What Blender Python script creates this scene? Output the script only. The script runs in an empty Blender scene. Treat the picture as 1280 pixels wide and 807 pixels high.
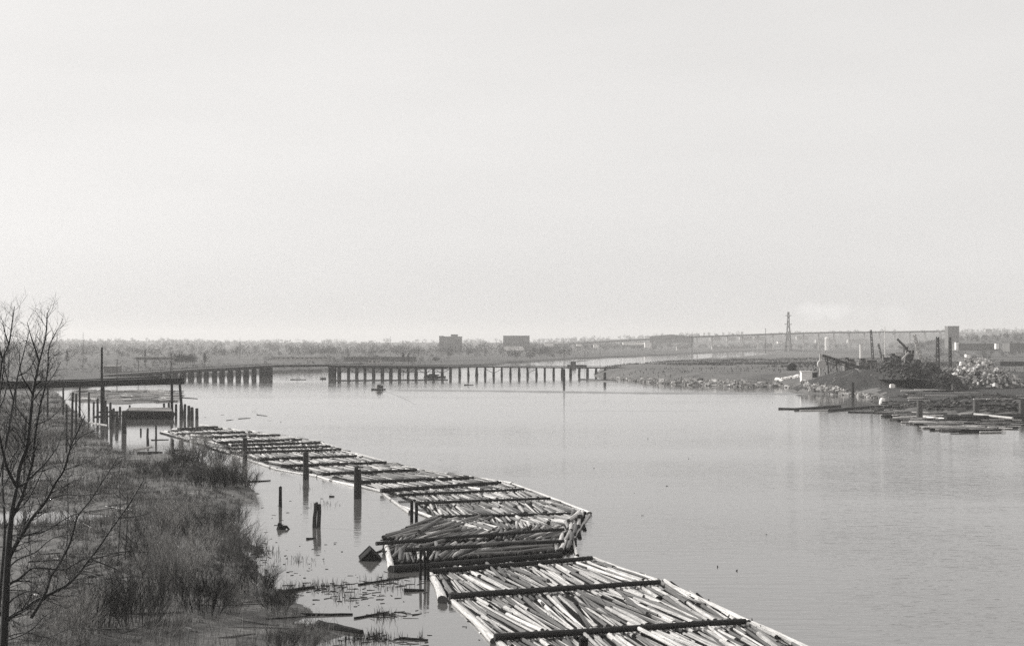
import bpy, bmesh, math, random
import numpy as np
from mathutils import Vector, Matrix
S = bpy.context.scene
COL = S.collection
R = math.radians
random.seed(7); NR = np.random.RandomState(7)

# ------------------------------------------------------------------ camera, sky, sun, exposure
F = 1778.0; CX = 640.0; CY = 403.5; YH = 425.0; HC = 22.0
TILT = math.atan((YH-CY)/F)
cam = bpy.data.cameras.new('camera'); camo = bpy.data.objects.new('camera', cam); COL.objects.link(camo)
S.camera = camo
cam.sensor_width = 36; cam.lens = F*36/1280; cam.clip_start = .5; cam.clip_end = 40000
camo.location = (0, 0, HC); camo.rotation_euler = (R(90)+TILT, 0, 0)
SUN_AZ, SUN_EL = -62.0, 30.0
EXPOSURE = 0.0
W_STR = 0.134
world = bpy.data.worlds.new('World'); S.world = world; world.use_nodes = True
wt = world.node_tree; bg = wt.nodes['Background']
sky = wt.nodes.new('ShaderNodeTexSky'); sky.sky_type = 'NISHITA'; sky.sun_disc = False
sky.sun_elevation = R(SUN_EL); sky.sun_rotation = R(SUN_AZ)
sky.air_density = 1.0; sky.dust_density = 3.0; sky.ozone_density = 1.0
bw = wt.nodes.new('ShaderNodeRGBToBW'); wt.links.new(sky.outputs[0], bw.inputs[0])
# thin high overcast: the clear sky's brightness is evened out towards one value
mixs = wt.nodes.new('ShaderNodeMix'); mixs.data_type = 'FLOAT'
mixs.inputs[0].default_value = 0.78; wt.links.new(bw.outputs[0], mixs.inputs[2]); mixs.inputs[3].default_value = 6.6
# steam drifting low over the far bank: a soft patch of cloud in the sky
tc = wt.nodes.new('ShaderNodeTexCoord')
def cloud(px, py, wx, wy, amt, seed, sc):
    d = Vector(((px-CX)/F, 1, (YH-py)/F))
    sub = wt.nodes.new('ShaderNodeVectorMath'); sub.operation = 'SUBTRACT'
    wt.links.new(tc.outputs['Generated'], sub.inputs[0]); sub.inputs[1].default_value = d.normalized()
    mul = wt.nodes.new('ShaderNodeVectorMath'); mul.operation = 'MULTIPLY'
    wt.links.new(sub.outputs[0], mul.inputs[0]); mul.inputs[1].default_value = (F/wx, F/wx, F/wy)
    ln = wt.nodes.new('ShaderNodeVectorMath'); ln.operation = 'LENGTH'; wt.links.new(mul.outputs[0], ln.inputs[0])
    no = wt.nodes.new('ShaderNodeTexNoise'); no.inputs['Scale'].default_value = sc; no.inputs['Detail'].default_value = 6
    ad = wt.nodes.new('ShaderNodeVectorMath'); ad.operation = 'ADD'; ad.inputs[1].default_value = (seed, 0, 0)
    wt.links.new(tc.outputs['Generated'], ad.inputs[0]); wt.links.new(ad.outputs[0], no.inputs['Vector'])
    m1 = wt.nodes.new('ShaderNodeMath'); m1.operation = 'MULTIPLY_ADD'; m1.inputs[1].default_value = 3.0; m1.inputs[2].default_value = -1.5
    wt.links.new(no.outputs[0], m1.inputs[0])
    m2 = wt.nodes.new('ShaderNodeMath'); m2.operation = 'ADD'; wt.links.new(ln.outputs['Value'], m2.inputs[0]); wt.links.new(m1.outputs[0], m2.inputs[1])
    mr = wt.nodes.new('ShaderNodeMapRange'); mr.interpolation_type = 'SMOOTHSTEP'
    mr.inputs[1].default_value = 1.3; mr.inputs[2].default_value = .2; mr.inputs[3].default_value = 0; mr.inputs[4].default_value = amt
    wt.links.new(m2.outputs[0], mr.inputs[0])
    return mr.outputs[0]
c1 = cloud(1035, 388, 45, 13, .9, 0, 55); c2 = cloud(1120, 396, 20, 16, .5, 3, 70)
nu = wt.nodes.new('ShaderNodeTexNoise'); nu.inputs['Scale'].default_value = 2.2; nu.inputs['Detail'].default_value = 4
mpn = wt.nodes.new('ShaderNodeMapping'); mpn.inputs['Scale'].default_value = (1, 1, 5); wt.links.new(tc.outputs['Generated'], mpn.inputs[0]); wt.links.new(mpn.outputs[0], nu.inputs['Vector'])
mrn = wt.nodes.new('ShaderNodeMapRange'); mrn.inputs[1].default_value = .3; mrn.inputs[2].default_value = .7; mrn.inputs[3].default_value = .955; mrn.inputs[4].default_value = 1.045
wt.links.new(nu.outputs[0], mrn.inputs[0])
mun = wt.nodes.new('ShaderNodeMath'); mun.operation = 'MULTIPLY'; wt.links.new(mixs.outputs[0], mun.inputs[0]); wt.links.new(mrn.outputs[0], mun.inputs[1])
acc = mun.outputs[0]
for c in (c1, c2):
    a = wt.nodes.new('ShaderNodeMath'); a.operation = 'ADD'; wt.links.new(acc, a.inputs[0]); wt.links.new(c, a.inputs[1]); acc = a.outputs[0]
tint = wt.nodes.new('ShaderNodeVectorMath'); tint.operation = 'SCALE'; tint.inputs[0].default_value = (1.0, .984, .968)
wt.links.new(acc, tint.inputs['Scale']); wt.links.new(tint.outputs[0], bg.inputs[0]); bg.inputs[1].default_value = W_STR
sl = bpy.data.lights.new('sun', 'SUN'); sun = bpy.data.objects.new('sun', sl); COL.objects.link(sun)
sl.energy = 5.0; sl.angle = R(.6); sl.color = (1, .985, .955)
sv = Vector((math.cos(R(SUN_EL))*math.sin(R(SUN_AZ)), math.cos(R(SUN_EL))*math.cos(R(SUN_AZ)), math.sin(R(SUN_EL))))
sun.rotation_euler = sv.to_track_quat('Z', 'Y').to_euler()
S.view_settings.view_transform = 'Standard'; S.view_settings.look = 'None'; S.view_settings.gamma = 1
S.view_settings.use_curve_mapping = False; S.view_settings.exposure = EXPOSURE
S.render.engine = 'CYCLES'
S.cycles.use_denoising = False
S.cycles.max_bounces = 6; S.cycles.diffuse_bounces = 2; S.cycles.glossy_bounces = 3; S.cycles.volume_bounces = 0
S.cycles.transparent_max_bounces = 6; S.cycles.caustics_reflective = False; S.cycles.caustics_refractive = False
S.cycles.sample_clamp_indirect = 4

# ------------------------------------------------------------------ helpers
ca, sa = math.cos(TILT), math.sin(TILT)
def ray(px, py):
    x = (px-CX)/F; y = -(py-CY)/F
    return Vector((x, ca - sa*y, sa + ca*y))
def W(px, py, z=0.0):                       # where the line of sight meets the height z
    d = ray(px, py); t = (z-HC)/d.z
    return Vector((d.x*t, d.y*t, z))
def P(px, py, D):                           # where it meets the distance D
    d = ray(px, py); t = D/d.y
    return Vector((d.x*t, D, HC+d.z*t))
def xat(px, D): return (px-CX)/F*D/ca
def zat(py, D): return P(640, py, D).z

WARM = (1.0, .972, .94)
def grey(v): return (v*WARM[0], v*WARM[1], v*WARM[2], 1)
def mat(name, v, rough=.85, var=.35, scale=2.0, bump=0.0, bscale=None, spec=.3, island=0.0, coord='Object', stretch=None, attr=None, metal=0, dark=None):
    m = bpy.data.materials.new(name); m.use_nodes = True
    t = m.node_tree; b = t.nodes['Principled BSDF']
    b.inputs['Roughness'].default_value = rough; b.inputs['Specular IOR Level'].default_value = spec; b.inputs['Metallic'].default_value = metal
    L = t.links.new
    if attr:
        at = t.nodes.new('ShaderNodeAttribute'); at.attribute_name = attr; vec = at.outputs['Vector']
    else:
        cn = t.nodes.new('ShaderNodeTexCoord'); vec = cn.outputs[coord]
        if coord == 'World':
            pass
    if stretch:
        mp = t.nodes.new('ShaderNodeMapping'); mp.inputs['Scale'].default_value = stretch; L(vec, mp.inputs[0]); vec = mp.outputs[0]
    n = t.nodes.new('ShaderNodeTexNoise'); n.inputs['Scale'].default_value = scale; n.inputs['Detail'].default_value = 7; n.inputs['Roughness'].default_value = .65
    L(vec, n.inputs['Vector'])
    mr = t.nodes.new('ShaderNodeMapRange'); mr.inputs[1].default_value = .25; mr.inputs[2].default_value = .75
    mr.inputs[3].default_value = 1-var; mr.inputs[4].default_value = 1+var
    L(n.outputs[0], mr.inputs[0]); val = mr.outputs[0]
    if island:
        g = t.nodes.new('ShaderNodeNewGeometry'); m2 = t.nodes.new('ShaderNodeMapRange')
        m2.inputs[3].default_value = 1-island; m2.inputs[4].default_value = 1+island
        L(g.outputs['Random Per Island'], m2.inputs[0])
        oi = t.nodes.new('ShaderNodeObjectInfo'); m3 = t.nodes.new('ShaderNodeMapRange')
        m3.inputs[3].default_value = 1-island*.7; m3.inputs[4].default_value = 1+island*.7
        L(oi.outputs['Random'], m3.inputs[0])
        x = t.nodes.new('ShaderNodeMath'); x.operation = 'MULTIPLY'; L(val, x.inputs[0]); L(m2.outputs[0], x.inputs[1])
        y = t.nodes.new('ShaderNodeMath'); y.operation = 'MULTIPLY'; L(x.outputs[0], y.inputs[0]); L(m3.outputs[0], y.inputs[1]); val = y.outputs[0]
    sc = t.nodes.new('ShaderNodeVectorMath'); sc.operation = 'SCALE'; sc.inputs[0].default_value = grey(v)[:3]
    L(val, sc.inputs['Scale']); L(sc.outputs[0], b.inputs['Base Color'])
    if bump:
        n2 = t.nodes.new('ShaderNodeTexNoise'); n2.inputs['Scale'].default_value = bscale or scale*3; n2.inputs['Detail'].default_value = 5
        L(vec, n2.inputs['Vector'])
        bp = t.nodes.new('ShaderNodeBump'); bp.inputs['Strength'].default_value = bump; bp.inputs['Distance'].default_value = .2
        L(n2.outputs[0], bp.inputs['Height']); L(bp.outputs[0], b.inputs['Normal'])
    return m

M = {}
M['pale_log'] = mat('pale_peeled_wood', .44, .42, .75, 1.0, island=.55, attr='lc', stretch=(2, 2, 7), spec=.6, bump=.5)
M['grey_log'] = mat('grey_bark_wood', .105, .6, .45, 1.0, island=.5, attr='lc', stretch=(3, 3, 6), spec=.4, bump=.5)
M['log_end'] = mat('shaded_log_end', .05, .8, .3, 6.0, island=.4, attr='lc')  # cut ends darkened by colour, standing in for their shade
M['gap_shade'] = mat('gap_shade_wood', .012, .9, .5, .8, bump=.4, spec=.05)  # near-black colour painted for the shade between raft logs
M['boom'] = mat('dark_wet_boom_wood', .022, .65, .5, 1.0, attr='lc', stretch=(3, 3, 12), spec=.2, bump=.4)
M['pile'] = mat('weathered_pile_wood', .045, .8, .6, 1.5, spec=.15, stretch=(4, 4, .5), bump=.6)
M['pale_pile'] = mat('pale_pile_wood', .09, .75, .4, 1.5, stretch=(4, 4, .5), bump=.6)  # paler pile wood for the scrapyard shore pilings
M['old_wood'] = mat('old_dark_timber', .014, .85, .5, .8, spec=.15, bump=.4)
M['trestle'] = mat('trestle_timber', .015, .85, .5, .3, spec=.15)
M['deck'] = mat('trestle_deck_timber', .06, .85, .3, .3)
M['bark'] = mat('alder_bark', .02, .65, .5, 9, spec=.35, bump=.4)
M['twig'] = mat('bare_twigs', .19, .7, .3, 1, island=.8)
M['dtwig'] = mat('dark_bare_twigs', .035, .8, .3, 1, island=.7, spec=.1)
M['straw'] = mat('dry_reed_straw', .145, .8, .4, .25, island=.55)
M['mud'] = mat('marsh_mud', .09, .75, .8, .35, bump=.8, bscale=2.5)
M['earth'] = mat('bank_earth', .10, .9, .45, .06, bump=.6, bscale=.6)
M['field'] = mat('far_fields', .06, .9, .5, .006)
M['soil'] = mat('dark_spoil', .03, .9, .35, .15, bump=1.0, bscale=1.2)
M['rock'] = mat('riprap_stone', .34, .8, .4, 1.5, island=.7, bump=.5)
M['yard_stone'] = mat('dirty_yard_rubble', .085, .9, .4, 1.5, island=.8)
M['concrete_far'] = mat('pale_bridge_concrete', .2, .9, .2, .1)
M['white'] = mat('white_paint', .8, .6, .08, 1.0)
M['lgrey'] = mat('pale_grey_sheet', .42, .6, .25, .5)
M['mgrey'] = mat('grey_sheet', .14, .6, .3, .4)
M['dark'] = mat('dark_steel', .04, .6, .4, 1.0, spec=.4)
M['rust'] = mat('rusty_steel', .05, .7, .5, 1.5)
M['scrap'] = mat('scrap_metal', .22, .5, .4, 1.0, island=.95, spec=.5)
M['glass'] = mat('dark_window', .03, .2, .1, 1, spec=.6)
M['conifer'] = mat('evergreen_needles', .035, .9, .4, .2, island=.4)
M['wood_far'] = mat('winter_woods', .04, .9, .45, .02, island=.12)
M['concrete'] = mat('weathered_concrete', .14, .85, .25, .1)
M['feather'] = mat('dark_feathers', .04, .7, .3, 20)

class MB:
    def __init__(s): s.v = []; s.f = []; s.m = []; s.lc = []
    def add(s, verts, faces, mi=0, lc=None):
        o = len(s.v); s.v.extend(verts); s.f.extend([tuple(i+o for i in f) for f in faces]); s.m.extend([mi]*len(faces))
        s.lc.extend(lc if lc else [(0, 0, 0)]*len(verts))
    def box(s, c, d, rz=0, mi=0, tx=0, ty=0):
        hx, hy, hz = d[0]/2, d[1]/2, d[2]/2
        m = Matrix.Translation(Vector(c)) @ Matrix.Rotation(rz, 4, 'Z') @ Matrix.Rotation(ty, 4, 'Y') @ Matrix.Rotation(tx, 4, 'X')
        vs = [tuple(m @ Vector((x*hx, y*hy, z*hz))) for z in (-1, 1) for y in (-1, 1) for x in (-1, 1)]
        s.add(vs, [(0, 2, 3, 1), (4, 5, 7, 6), (0, 1, 5, 4), (2, 6, 7, 3), (0, 4, 6, 2), (1, 3, 7, 5)], mi)
    def bar(s, a, b, w, h=None, mi=0):
        a = Vector(a); b = Vector(b); h = h or w; d = b-a
        if d.length < 1e-6: return
        d.normalize(); up = Vector((0, 0, 1)) if abs(d.z) < .95 else Vector((0, 1, 0))
        x = d.cross(up).normalized()*w/2; y = x.cross(d).normalized()*h/2
        vs = [tuple(p+i*x+j*y) for p in (a, b) for i, j in ((-1, -1), (1, -1), (1, 1), (-1, 1))]
        s.add(vs, [(0, 3, 2, 1), (4, 5, 6, 7), (0, 1, 5, 4), (1, 2, 6, 5), (2, 3, 7, 6), (3, 0, 4, 7)], mi)
    def tube(s, pts, rad, n=6, mi=0, cap=True, mcap=None, rough=0):
        pts = [Vector(p) for p in pts]; k = len(pts)
        if not hasattr(rad, '__len__'): rad = [rad]*k
        vs = []; fs = []; lc = []; u = None
        off = (random.random()*50, random.random()*50, random.random()*50); acc = 0
        for i, p in enumerate(pts):
            d = (pts[min(i+1, k-1)]-pts[max(i-1, 0)]).normalized()
            if u is None:
                u = d.cross(Vector((0, 0, 1)) if abs(d.z) < .9 else Vector((1, 0, 0))).normalized()
            else:
                u = (u - d*u.dot(d)).normalized()
            w = d.cross(u)
            if i: acc += (pts[i]-pts[i-1]).length
            for j in range(n):
                a = 2*math.pi*j/n; rr = rad[i]*(1+(random.uniform(-rough, rough) if rough else 0))
                vs.append(tuple(p+u*math.cos(a)*rr+w*math.sin(a)*rr))
                lc.append((off[0]+math.cos(a), off[1]+math.sin(a), off[2]+acc*.1))
        for i in range(k-1):
            for j in range(n):
                fs.append((i*n+j, i*n+(j+1) % n, (i+1)*n+(j+1) % n, (i+1)*n+j))
        s.add(vs, fs, mi, lc)
        if cap:
            o = len(s.v)-len(vs)
            s.f.append(tuple(o+j for j in reversed(range(n)))); s.f.append(tuple(o+(k-1)*n+j for j in range(n)))
            s.m.extend([mcap if mcap is not None else mi]*2)
    def build(s, name, mats, parent=None, smooth=False, origin=None):
        me = bpy.data.meshes.new(name); v = s.v
        if origin is not None:
            o = Vector(origin); v = [(a-o.x, b-o.y, c-o.z) for a, b, c in v]
        me.from_pydata(v, [], s.f)
        mats = mats if isinstance(mats, (list, tuple)) else [mats]
        for m in mats: me.materials.append(m)
        me.polygons.foreach_set('material_index', s.m)
        if smooth: me.polygons.foreach_set('use_smooth', [True]*len(s.f))
        a = me.attributes.new('lc', 'FLOAT_VECTOR', 'POINT'); a.data.foreach_set('vector', np.array(s.lc, 'f').ravel())
        me.update()
        ob = bpy.data.objects.new(name, me); COL.objects.link(ob)
        if origin is not None: ob.location = origin
        if parent is not None:
            ob.parent = parent
            ob.location = Vector(ob.location)-Vector(parent.location) if origin is not None else -Vector(parent.location)
        return ob
def tag(o, label=None, cat=None, group=None, kind=None):
    if label: o['label'] = label
    if cat: o['category'] = cat
    if group: o['group'] = group
    if kind: o['kind'] = kind
    return o
def empty(name, loc, label, cat, group=None):
    o = bpy.data.objects.new(name, None); COL.objects.link(o); o.location = loc; o.empty_display_size = .1
    return tag(o, label, cat, group)
def bigmesh(name, verts, tris, m, n=3, kind=None):
    me = bpy.data.meshes.new(name); nv = len(verts); nf = len(tris)
    me.vertices.add(nv); me.vertices.foreach_set('co', np.asarray(verts, 'f').ravel())
    me.loops.add(nf*n); me.loops.foreach_set('vertex_index', np.asarray(tris, 'i').ravel())
    me.polygons.add(nf); me.polygons.foreach_set('loop_start', np.arange(nf, dtype='i')*n)
    me.update(calc_edges=True); me.validate()
    for q in (m if isinstance(m, (list, tuple)) else [m]): me.materials.append(q)
    o = bpy.data.objects.new(name, me); COL.objects.link(o)
    if kind: o['kind'] = kind
    return o
def vnoise(x, y, seed=0):
    xi = np.floor(x).astype(int); yi = np.floor(y).astype(int); xf = x-xi; yf = y-yi
    def h(a, b):
        n = (a*374761393 + b*668265263 + seed*974634777) & 0x7fffffff
        n = ((n ^ (n >> 13))*1274126177) & 0x7fffffff
        return (n & 0xffff)/65535.0
    u = xf*xf*(3-2*xf); v = yf*yf*(3-2*yf)
    return (h(xi, yi)*(1-u)+h(xi+1, yi)*u)*(1-v)+(h(xi, yi+1)*(1-u)+h(xi+1, yi+1)*u)*v
def fbm(x, y, seed=0, o=4):
    r = 0; a = .5
    for i in range(o):
        r = r+a*vnoise(x, y, seed+i); x = x*2.03; y = y*2.03; a *= .5
    return r
def sdist(X, Y, poly):                       # signed distance, positive inside
    P_ = np.array(poly); d = np.full(X.shape, 1e9); ins = np.zeros(X.shape, bool)
    for i in range(len(P_)):
        a = P_[i]; b = P_[(i+1) % len(P_)]; e = b-a
        t = np.clip(((X-a[0])*e[0]+(Y-a[1])*e[1])/(e@e+1e-9), 0, 1)
        d = np.minimum(d, np.hypot(X-a[0]-t*e[0], Y-a[1]-t*e[1]))
        c = ((a[1] > Y) != (b[1] > Y)) & (X < (b[0]-a[0])*(Y-a[1])/((b[1]-a[1]) if abs(b[1]-a[1]) > 1e-9 else 1e-9)+a[0])
        ins ^= c
    return np.where(ins, d, -d)
def grid(name, xs, ys, hf, m, label=None, smooth=True):
    X, Y = np.meshgrid(xs, ys); Z = hf(X, Y)
    v = np.stack([X.ravel(), Y.ravel(), Z.ravel()], 1); nx = len(xs); ny = len(ys)
    i = (np.arange(ny-1)[:, None]*nx+np.arange(nx-1)[None]).ravel()
    q = np.stack([i, i+1, i+nx+1, i+nx], 1)
    zz = Z.ravel(); keep = (zz[q].max(1) > -.6); q = q[keep]
    o = bigmesh(name, v, q, m, 4, 'structure')
    if smooth: o.data.polygons.foreach_set('use_smooth', [True]*len(q))
    if label: o['label'] = label
    return o

# ------------------------------------------------------------------ water
def water_mat():
    m = bpy.data.materials.new('river_water'); m.use_nodes = True; t = m.node_tree; b = t.nodes['Principled BSDF']; L = t.links.new
    b.inputs['Base Color'].default_value = grey(.09); b.inputs['Roughness'].default_value = .05; b.inputs['IOR'].default_value = 2.9
    g = t.nodes.new('ShaderNodeNewGeometry')
    def nz(scale, st, rot, det):
        mp = t.nodes.new('ShaderNodeMapping'); mp.inputs['Scale'].default_value = st; mp.inputs['Rotation'].default_value = (0, 0, R(rot))
        L(g.outputs['Position'], mp.inputs[0])
        n = t.nodes.new('ShaderNodeTexNoise'); n.inputs['Scale'].default_value = scale; n.inputs['Detail'].default_value = det
        L(mp.outputs[0], n.inputs['Vector']); return n.outputs[0]
    # wind ripples out in the open channel, glassy water in the lee of the booms
    def bump(h, dist, strg, prev=None):
        bp = t.nodes.new('ShaderNodeBump'); bp.inputs['Distance'].default_value = dist
        if hasattr(strg, 'type'): L(strg, bp.inputs['Strength'])
        else: bp.inputs['Strength'].default_value = strg
        L(h, bp.inputs['Height'])
        if prev is not None: L(prev, bp.inputs['Normal'])
        return bp.outputs[0]
    mask = nz(.011, (.6, 1.5, 1), 12, 4)
    sep = t.nodes.new('ShaderNodeSeparateXYZ'); L(g.outputs['Position'], sep.inputs[0])
    mr = t.nodes.new('ShaderNodeMapRange'); mr.inputs[1].default_value = -30; mr.inputs[2].default_value = 30; mr.inputs[3].default_value = .04; mr.inputs[4].default_value = 1
    sm = t.nodes.new('ShaderNodeMath'); sm.operation = 'MULTIPLY_ADD'; L(sep.outputs['Y'], sm.inputs[0]); sm.inputs[1].default_value = .42
    L(sep.outputs['X'], sm.inputs[2])
    sm2 = t.nodes.new('ShaderNodeMath'); sm2.operation = 'SUBTRACT'; L(sm.outputs[0], sm2.inputs[0]); sm2.inputs[1].default_value = 62
    L(sm2.outputs[0], mr.inputs[0])
    m6 = t.nodes.new('ShaderNodeMapRange'); m6.inputs[1].default_value = 130; m6.inputs[2].default_value = 420; m6.inputs[3].default_value = 1; m6.inputs[4].default_value = .12
    L(sep.outputs['Y'], m6.inputs[0])
    m7 = t.nodes.new('ShaderNodeMath'); m7.operation = 'MULTIPLY'; L(mr.outputs[0], m7.inputs[0]); L(m6.outputs[0], m7.inputs[1])
    mm = t.nodes.new('ShaderNodeMath'); mm.operation = 'MULTIPLY'; L(m7.outputs[0], mm.inputs[0])
    m5 = t.nodes.new('ShaderNodeMapRange'); m5.inputs[1].default_value = .35; m5.inputs[2].default_value = .65; m5.inputs[3].default_value = .35; m5.inputs[4].default_value = 1.1
    L(mask, m5.inputs[0]); L(m5.outputs[0], mm.inputs[1])
    b1 = bump(nz(.55, (.45, 1.6, 1), 8, 3), .16, mm.outputs[0])
    b2 = bump(nz(2.2, (.5, 1.5, 1), -10, 3), .035, mm.outputs[0], b1)
    L(b2, b.inputs['Normal'])
    return m
M['water'] = water_mat()
wm = MB(); wm.add([(-14000, -500, 0), (14000, -500, 0), (14000, 14000, 0), (-14000, 14000, 0)], [(0, 1, 2, 3)])
o = wm.build('water', M['water']); tag(o, kind='structure', label='calm pale river reaching to the far banks')
bm_ = MB(); bm_.add([(-14500, -550, -1.2), (14500, -550, -1.2), (14500, 14500, -1.2), (-14500, 14500, -1.2)], [(0, 1, 2, 3)])
o = bm_.build('river_bed', M['mud']); tag(o, kind='structure')
# boat wake: a long low swell standing on the water
def ridge(name, pts, wid, h):
    mb = MB(); prof = [(-1, -.02), (-.6, .25), (-.2, .85), (.1, 1), (.5, .4), (1, -.02)]
    vs = []; fs = []
    for i, p in enumerate(pts):
        p = Vector(p); d = (Vector(pts[min(i+1, len(pts)-1)])-Vector(pts[max(i-1, 0)])); d.z = 0; d.normalize(); n = Vector((-d.y, d.x, 0))
        k = min(1, i/2, (len(pts)-1-i)/2)*(.75+.5*random.random())
        for a, b in prof: vs.append(tuple(p+n*a*wid+Vector((0, 0, b*h*k+(0.004 if b > 0 else 0)))))
    m = len(prof)
    for i in range(len(pts)-1):
        for j in range(m-1): fs.append((i*m+j, i*m+j+1, (i+1)*m+j+1, (i+1)*m+j))
    mb.add(vs, fs); o = mb.build(name, M['water'], smooth=True); tag(o, kind='structure'); return o
pts = [W(x, 487.6+.006*(x-478)+1.6*(x > 600)*min(1, (x-600)/200), 0) for x in range(478, 1010, 12)]
ridge('boat_wake', pts, 2.0, .42)
ridge('boat_wake', [W(474+i*6, 488.5+i*1.5+.12*i*i, 0) for i in range(8)], 1.2, .25)
ridge('boat_wake', [W(690+i*14, 513.5+.4*math.sin(i), 0) for i in range(16)], 1.3, .07)

# ------------------------------------------------------------------ left marsh
shore_px = [(70, 489), (86, 508), (104, 524), (111, 536), (121, 546), (137, 554), (147, 566), (180, 569), (217, 566), (235, 574), (262, 582), (296, 596), (318, 612), (322, 624),
            (298, 631), (284, 641), (296, 658), (310, 676), (306, 690), (318, 700), (330, 716), (346, 737), (372, 752), (392, 764), (372, 774), (352, 779), (404, 786), (428, 793), (398, 804), (385, 822)]
marsh = [tuple(W(x, y)[:2]) for x, y in shore_px]
marsh = [(-260, marsh[0][1]+10)]+marsh+[(-9, 80), (-4, 20), (-260, 20)]
pool = tuple(W(8, 647)[:2]); pool2 = tuple(W(-10, 600)[:2])
def marsh_h(X, Y):
    d = sdist(X, Y, marsh)
    d = d+(fbm(X*.25, Y*.25, 3)-.5)*2.2*np.clip(Y/200, .5, 1.3)
    base = np.where(d > 0, .12+.55*(1-np.exp(-np.maximum(d, 0)/5)), d*.35)
    z = base+(fbm(X*.35, Y*.35, 9)-.5)*.5*np.clip(d/3, 0, 1)
    z = z+np.clip((85-Y)/25, 0, 3)*np.clip(d/10, 0, 1)*1.2
    for (cx, cy), rx, ry in ((pool, 13, 9), (pool2, 9, 8)):
        z = z-1.5*np.exp(-(((X-cx)/rx)**2+((Y-cy)/ry)**2))
    return z
grid('marsh_ground', np.arange(-260, 12, .8), np.concatenate([np.arange(20, 240, .8), np.arange(240, 620, 1.6)]), marsh_h, M['mud'])

def stems(name, X, Y, Z, H, lean, wid, m, seed=1, segs=2):
    r = np.random.RandomState(seed); n = len(X); a = r.rand(n)*6.283; dx = np.cos(a)*lean*H*r.rand(n); dy = np.sin(a)*lean*H*r.rand(n)
    wa = r.rand(n)*3.14; wx = np.cos(wa)*wid*.5; wy = np.sin(wa)*wid*.5
    v = np.zeros((n, 5, 3))
    v[:, 0] = np.stack([X-wx, Y-wy, Z-.05], 1); v[:, 1] = np.stack([X+wx, Y+wy, Z-.05], 1)
    v[:, 2] = np.stack([X+dx*.4+wx*.8, Y+dy*.4+wy*.8, Z+H*.6], 1); v[:, 3] = np.stack([X+dx*.4-wx*.8, Y+dy*.4-wy*.8, Z+H*.6], 1)
    v[:, 4] = np.stack([X+dx, Y+dy, Z+H], 1)
    b = np.arange(n)[:, None]*5
    t = np.concatenate([b+[0, 1, 2], b+[0, 2, 3], b+[3, 2, 4]], 0)
    o = bigmesh(name, v.reshape(-1, 3), t, m, 3, 'stuff'); return o
def scatter(n, x0, x1, y0, y1, dens, seed):
    r = np.random.RandomState(seed); X = r.uniform(x0, x1, n); Y = y0*(y1/y0)**r.rand(n)      # denser near
    # stay inside the view wedge
    clr = [tuple(W(*q)[:2]) for q in ((225, 812), (240, 785), (255, 765), (290, 760), (335, 772), (405, 778), (350, 792), (300, 812))]
    inn = sdist(X, Y, clr)+(fbm(X*.8, Y*.8, 4)-.5)*2 > 0
    k = (~inn | (r.rand(len(X)) < .06)) & (X > -.40*Y-6) & (X < .2*Y+5); X = X[k]; Y = Y[k]
    z = marsh_h(X, Y); k = (z > .06) & (r.rand(len(X)) < dens(X, Y)); return X[k], Y[k], z[k]
# matted straw over most of the marsh, in drifts
tx, ty, tz = scatter(60000, -190, 10, 62, 560, lambda x, y: np.clip((fbm(x*.12, y*.12, 21)-.36)*5, .02, 1), 5)
rt = np.random.RandomState(15); rep_ = rt.randint(6, 22, len(tx)); th = rt.rand(len(tx))
X = np.repeat(tx, rep_); Y = np.repeat(ty, rep_); hh_ = np.repeat(.2+.75*th**2, rep_); sp_ = np.clip(Y/200, .6, 2)
X = X+rt.randn(len(X))*.28*sp_; Y = Y+rt.randn(len(X))*.28*sp_; Z = marsh_h(X, Y); k = Z > .03; X, Y, Z, hh_ = X[k], Y[k], Z[k], hh_[k]
H = hh_*(.5+rt.rand(len(X)))*(1+.9*(fbm(X*.1, Y*.1, 33)-.5)); o = stems('marsh_grass', X, Y, Z, H, 1.9, .04*np.clip(Y/120, .7, 3), M['straw'], 2)
tag(o, 'matted dry grass and reed straw covering the low marsh'); print('grass', len(X))
# upright thin brush thickets (uncountable)
def bdens(x, y): return np.clip((fbm(x*.07+5, y*.07, 44)-.46)*7, 0, 1)
X, Y, Z = scatter(260000, -190, 10, 70, 480, bdens, 6)
H = (1.0+2.2*NR.rand(len(X))**1.5)*(.6+.8*fbm(X*.08, Y*.08, 51)); o = stems('brush_thicket', X, Y, Z, H, .75, .028*np.clip(Y/120, .8, 3), M['twig'], 3)
tag(o, 'thicket of thin bare brush stems rising from the marsh grass'); print('brush', len(X))
lt = MB(); rl = random.Random(31)
for i in range(900):
    D_ = 62*(520/62)**rl.random(); p = Vector((rl.uniform(-.38*D_, .02*D_), D_, 0)); z = float(marsh_h(np.array([p.x]), np.array([p.y]))[0])
    if z < .1: continue
    a = rl.random()*3.14; L = rl.uniform(.6, 4)*(1 if rl.random() < .9 else 2); d = Vector((math.cos(a), math.sin(a), rl.uniform(-.05, .12)))*L/2; r0 = rl.uniform(.03, .13); p.z = z+.1
    lt.tube([p-d, p, p+d], [r0, r0*.9, r0*.5], 5, rl.choice((0, 1, 1, 2)))
o = lt.build('drift_litter', [M['pale_log'], M['grey_log'], M['old_wood']]); tag(o, 'stranded driftwood and broken branches littering the marsh', kind='stuff')
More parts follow.
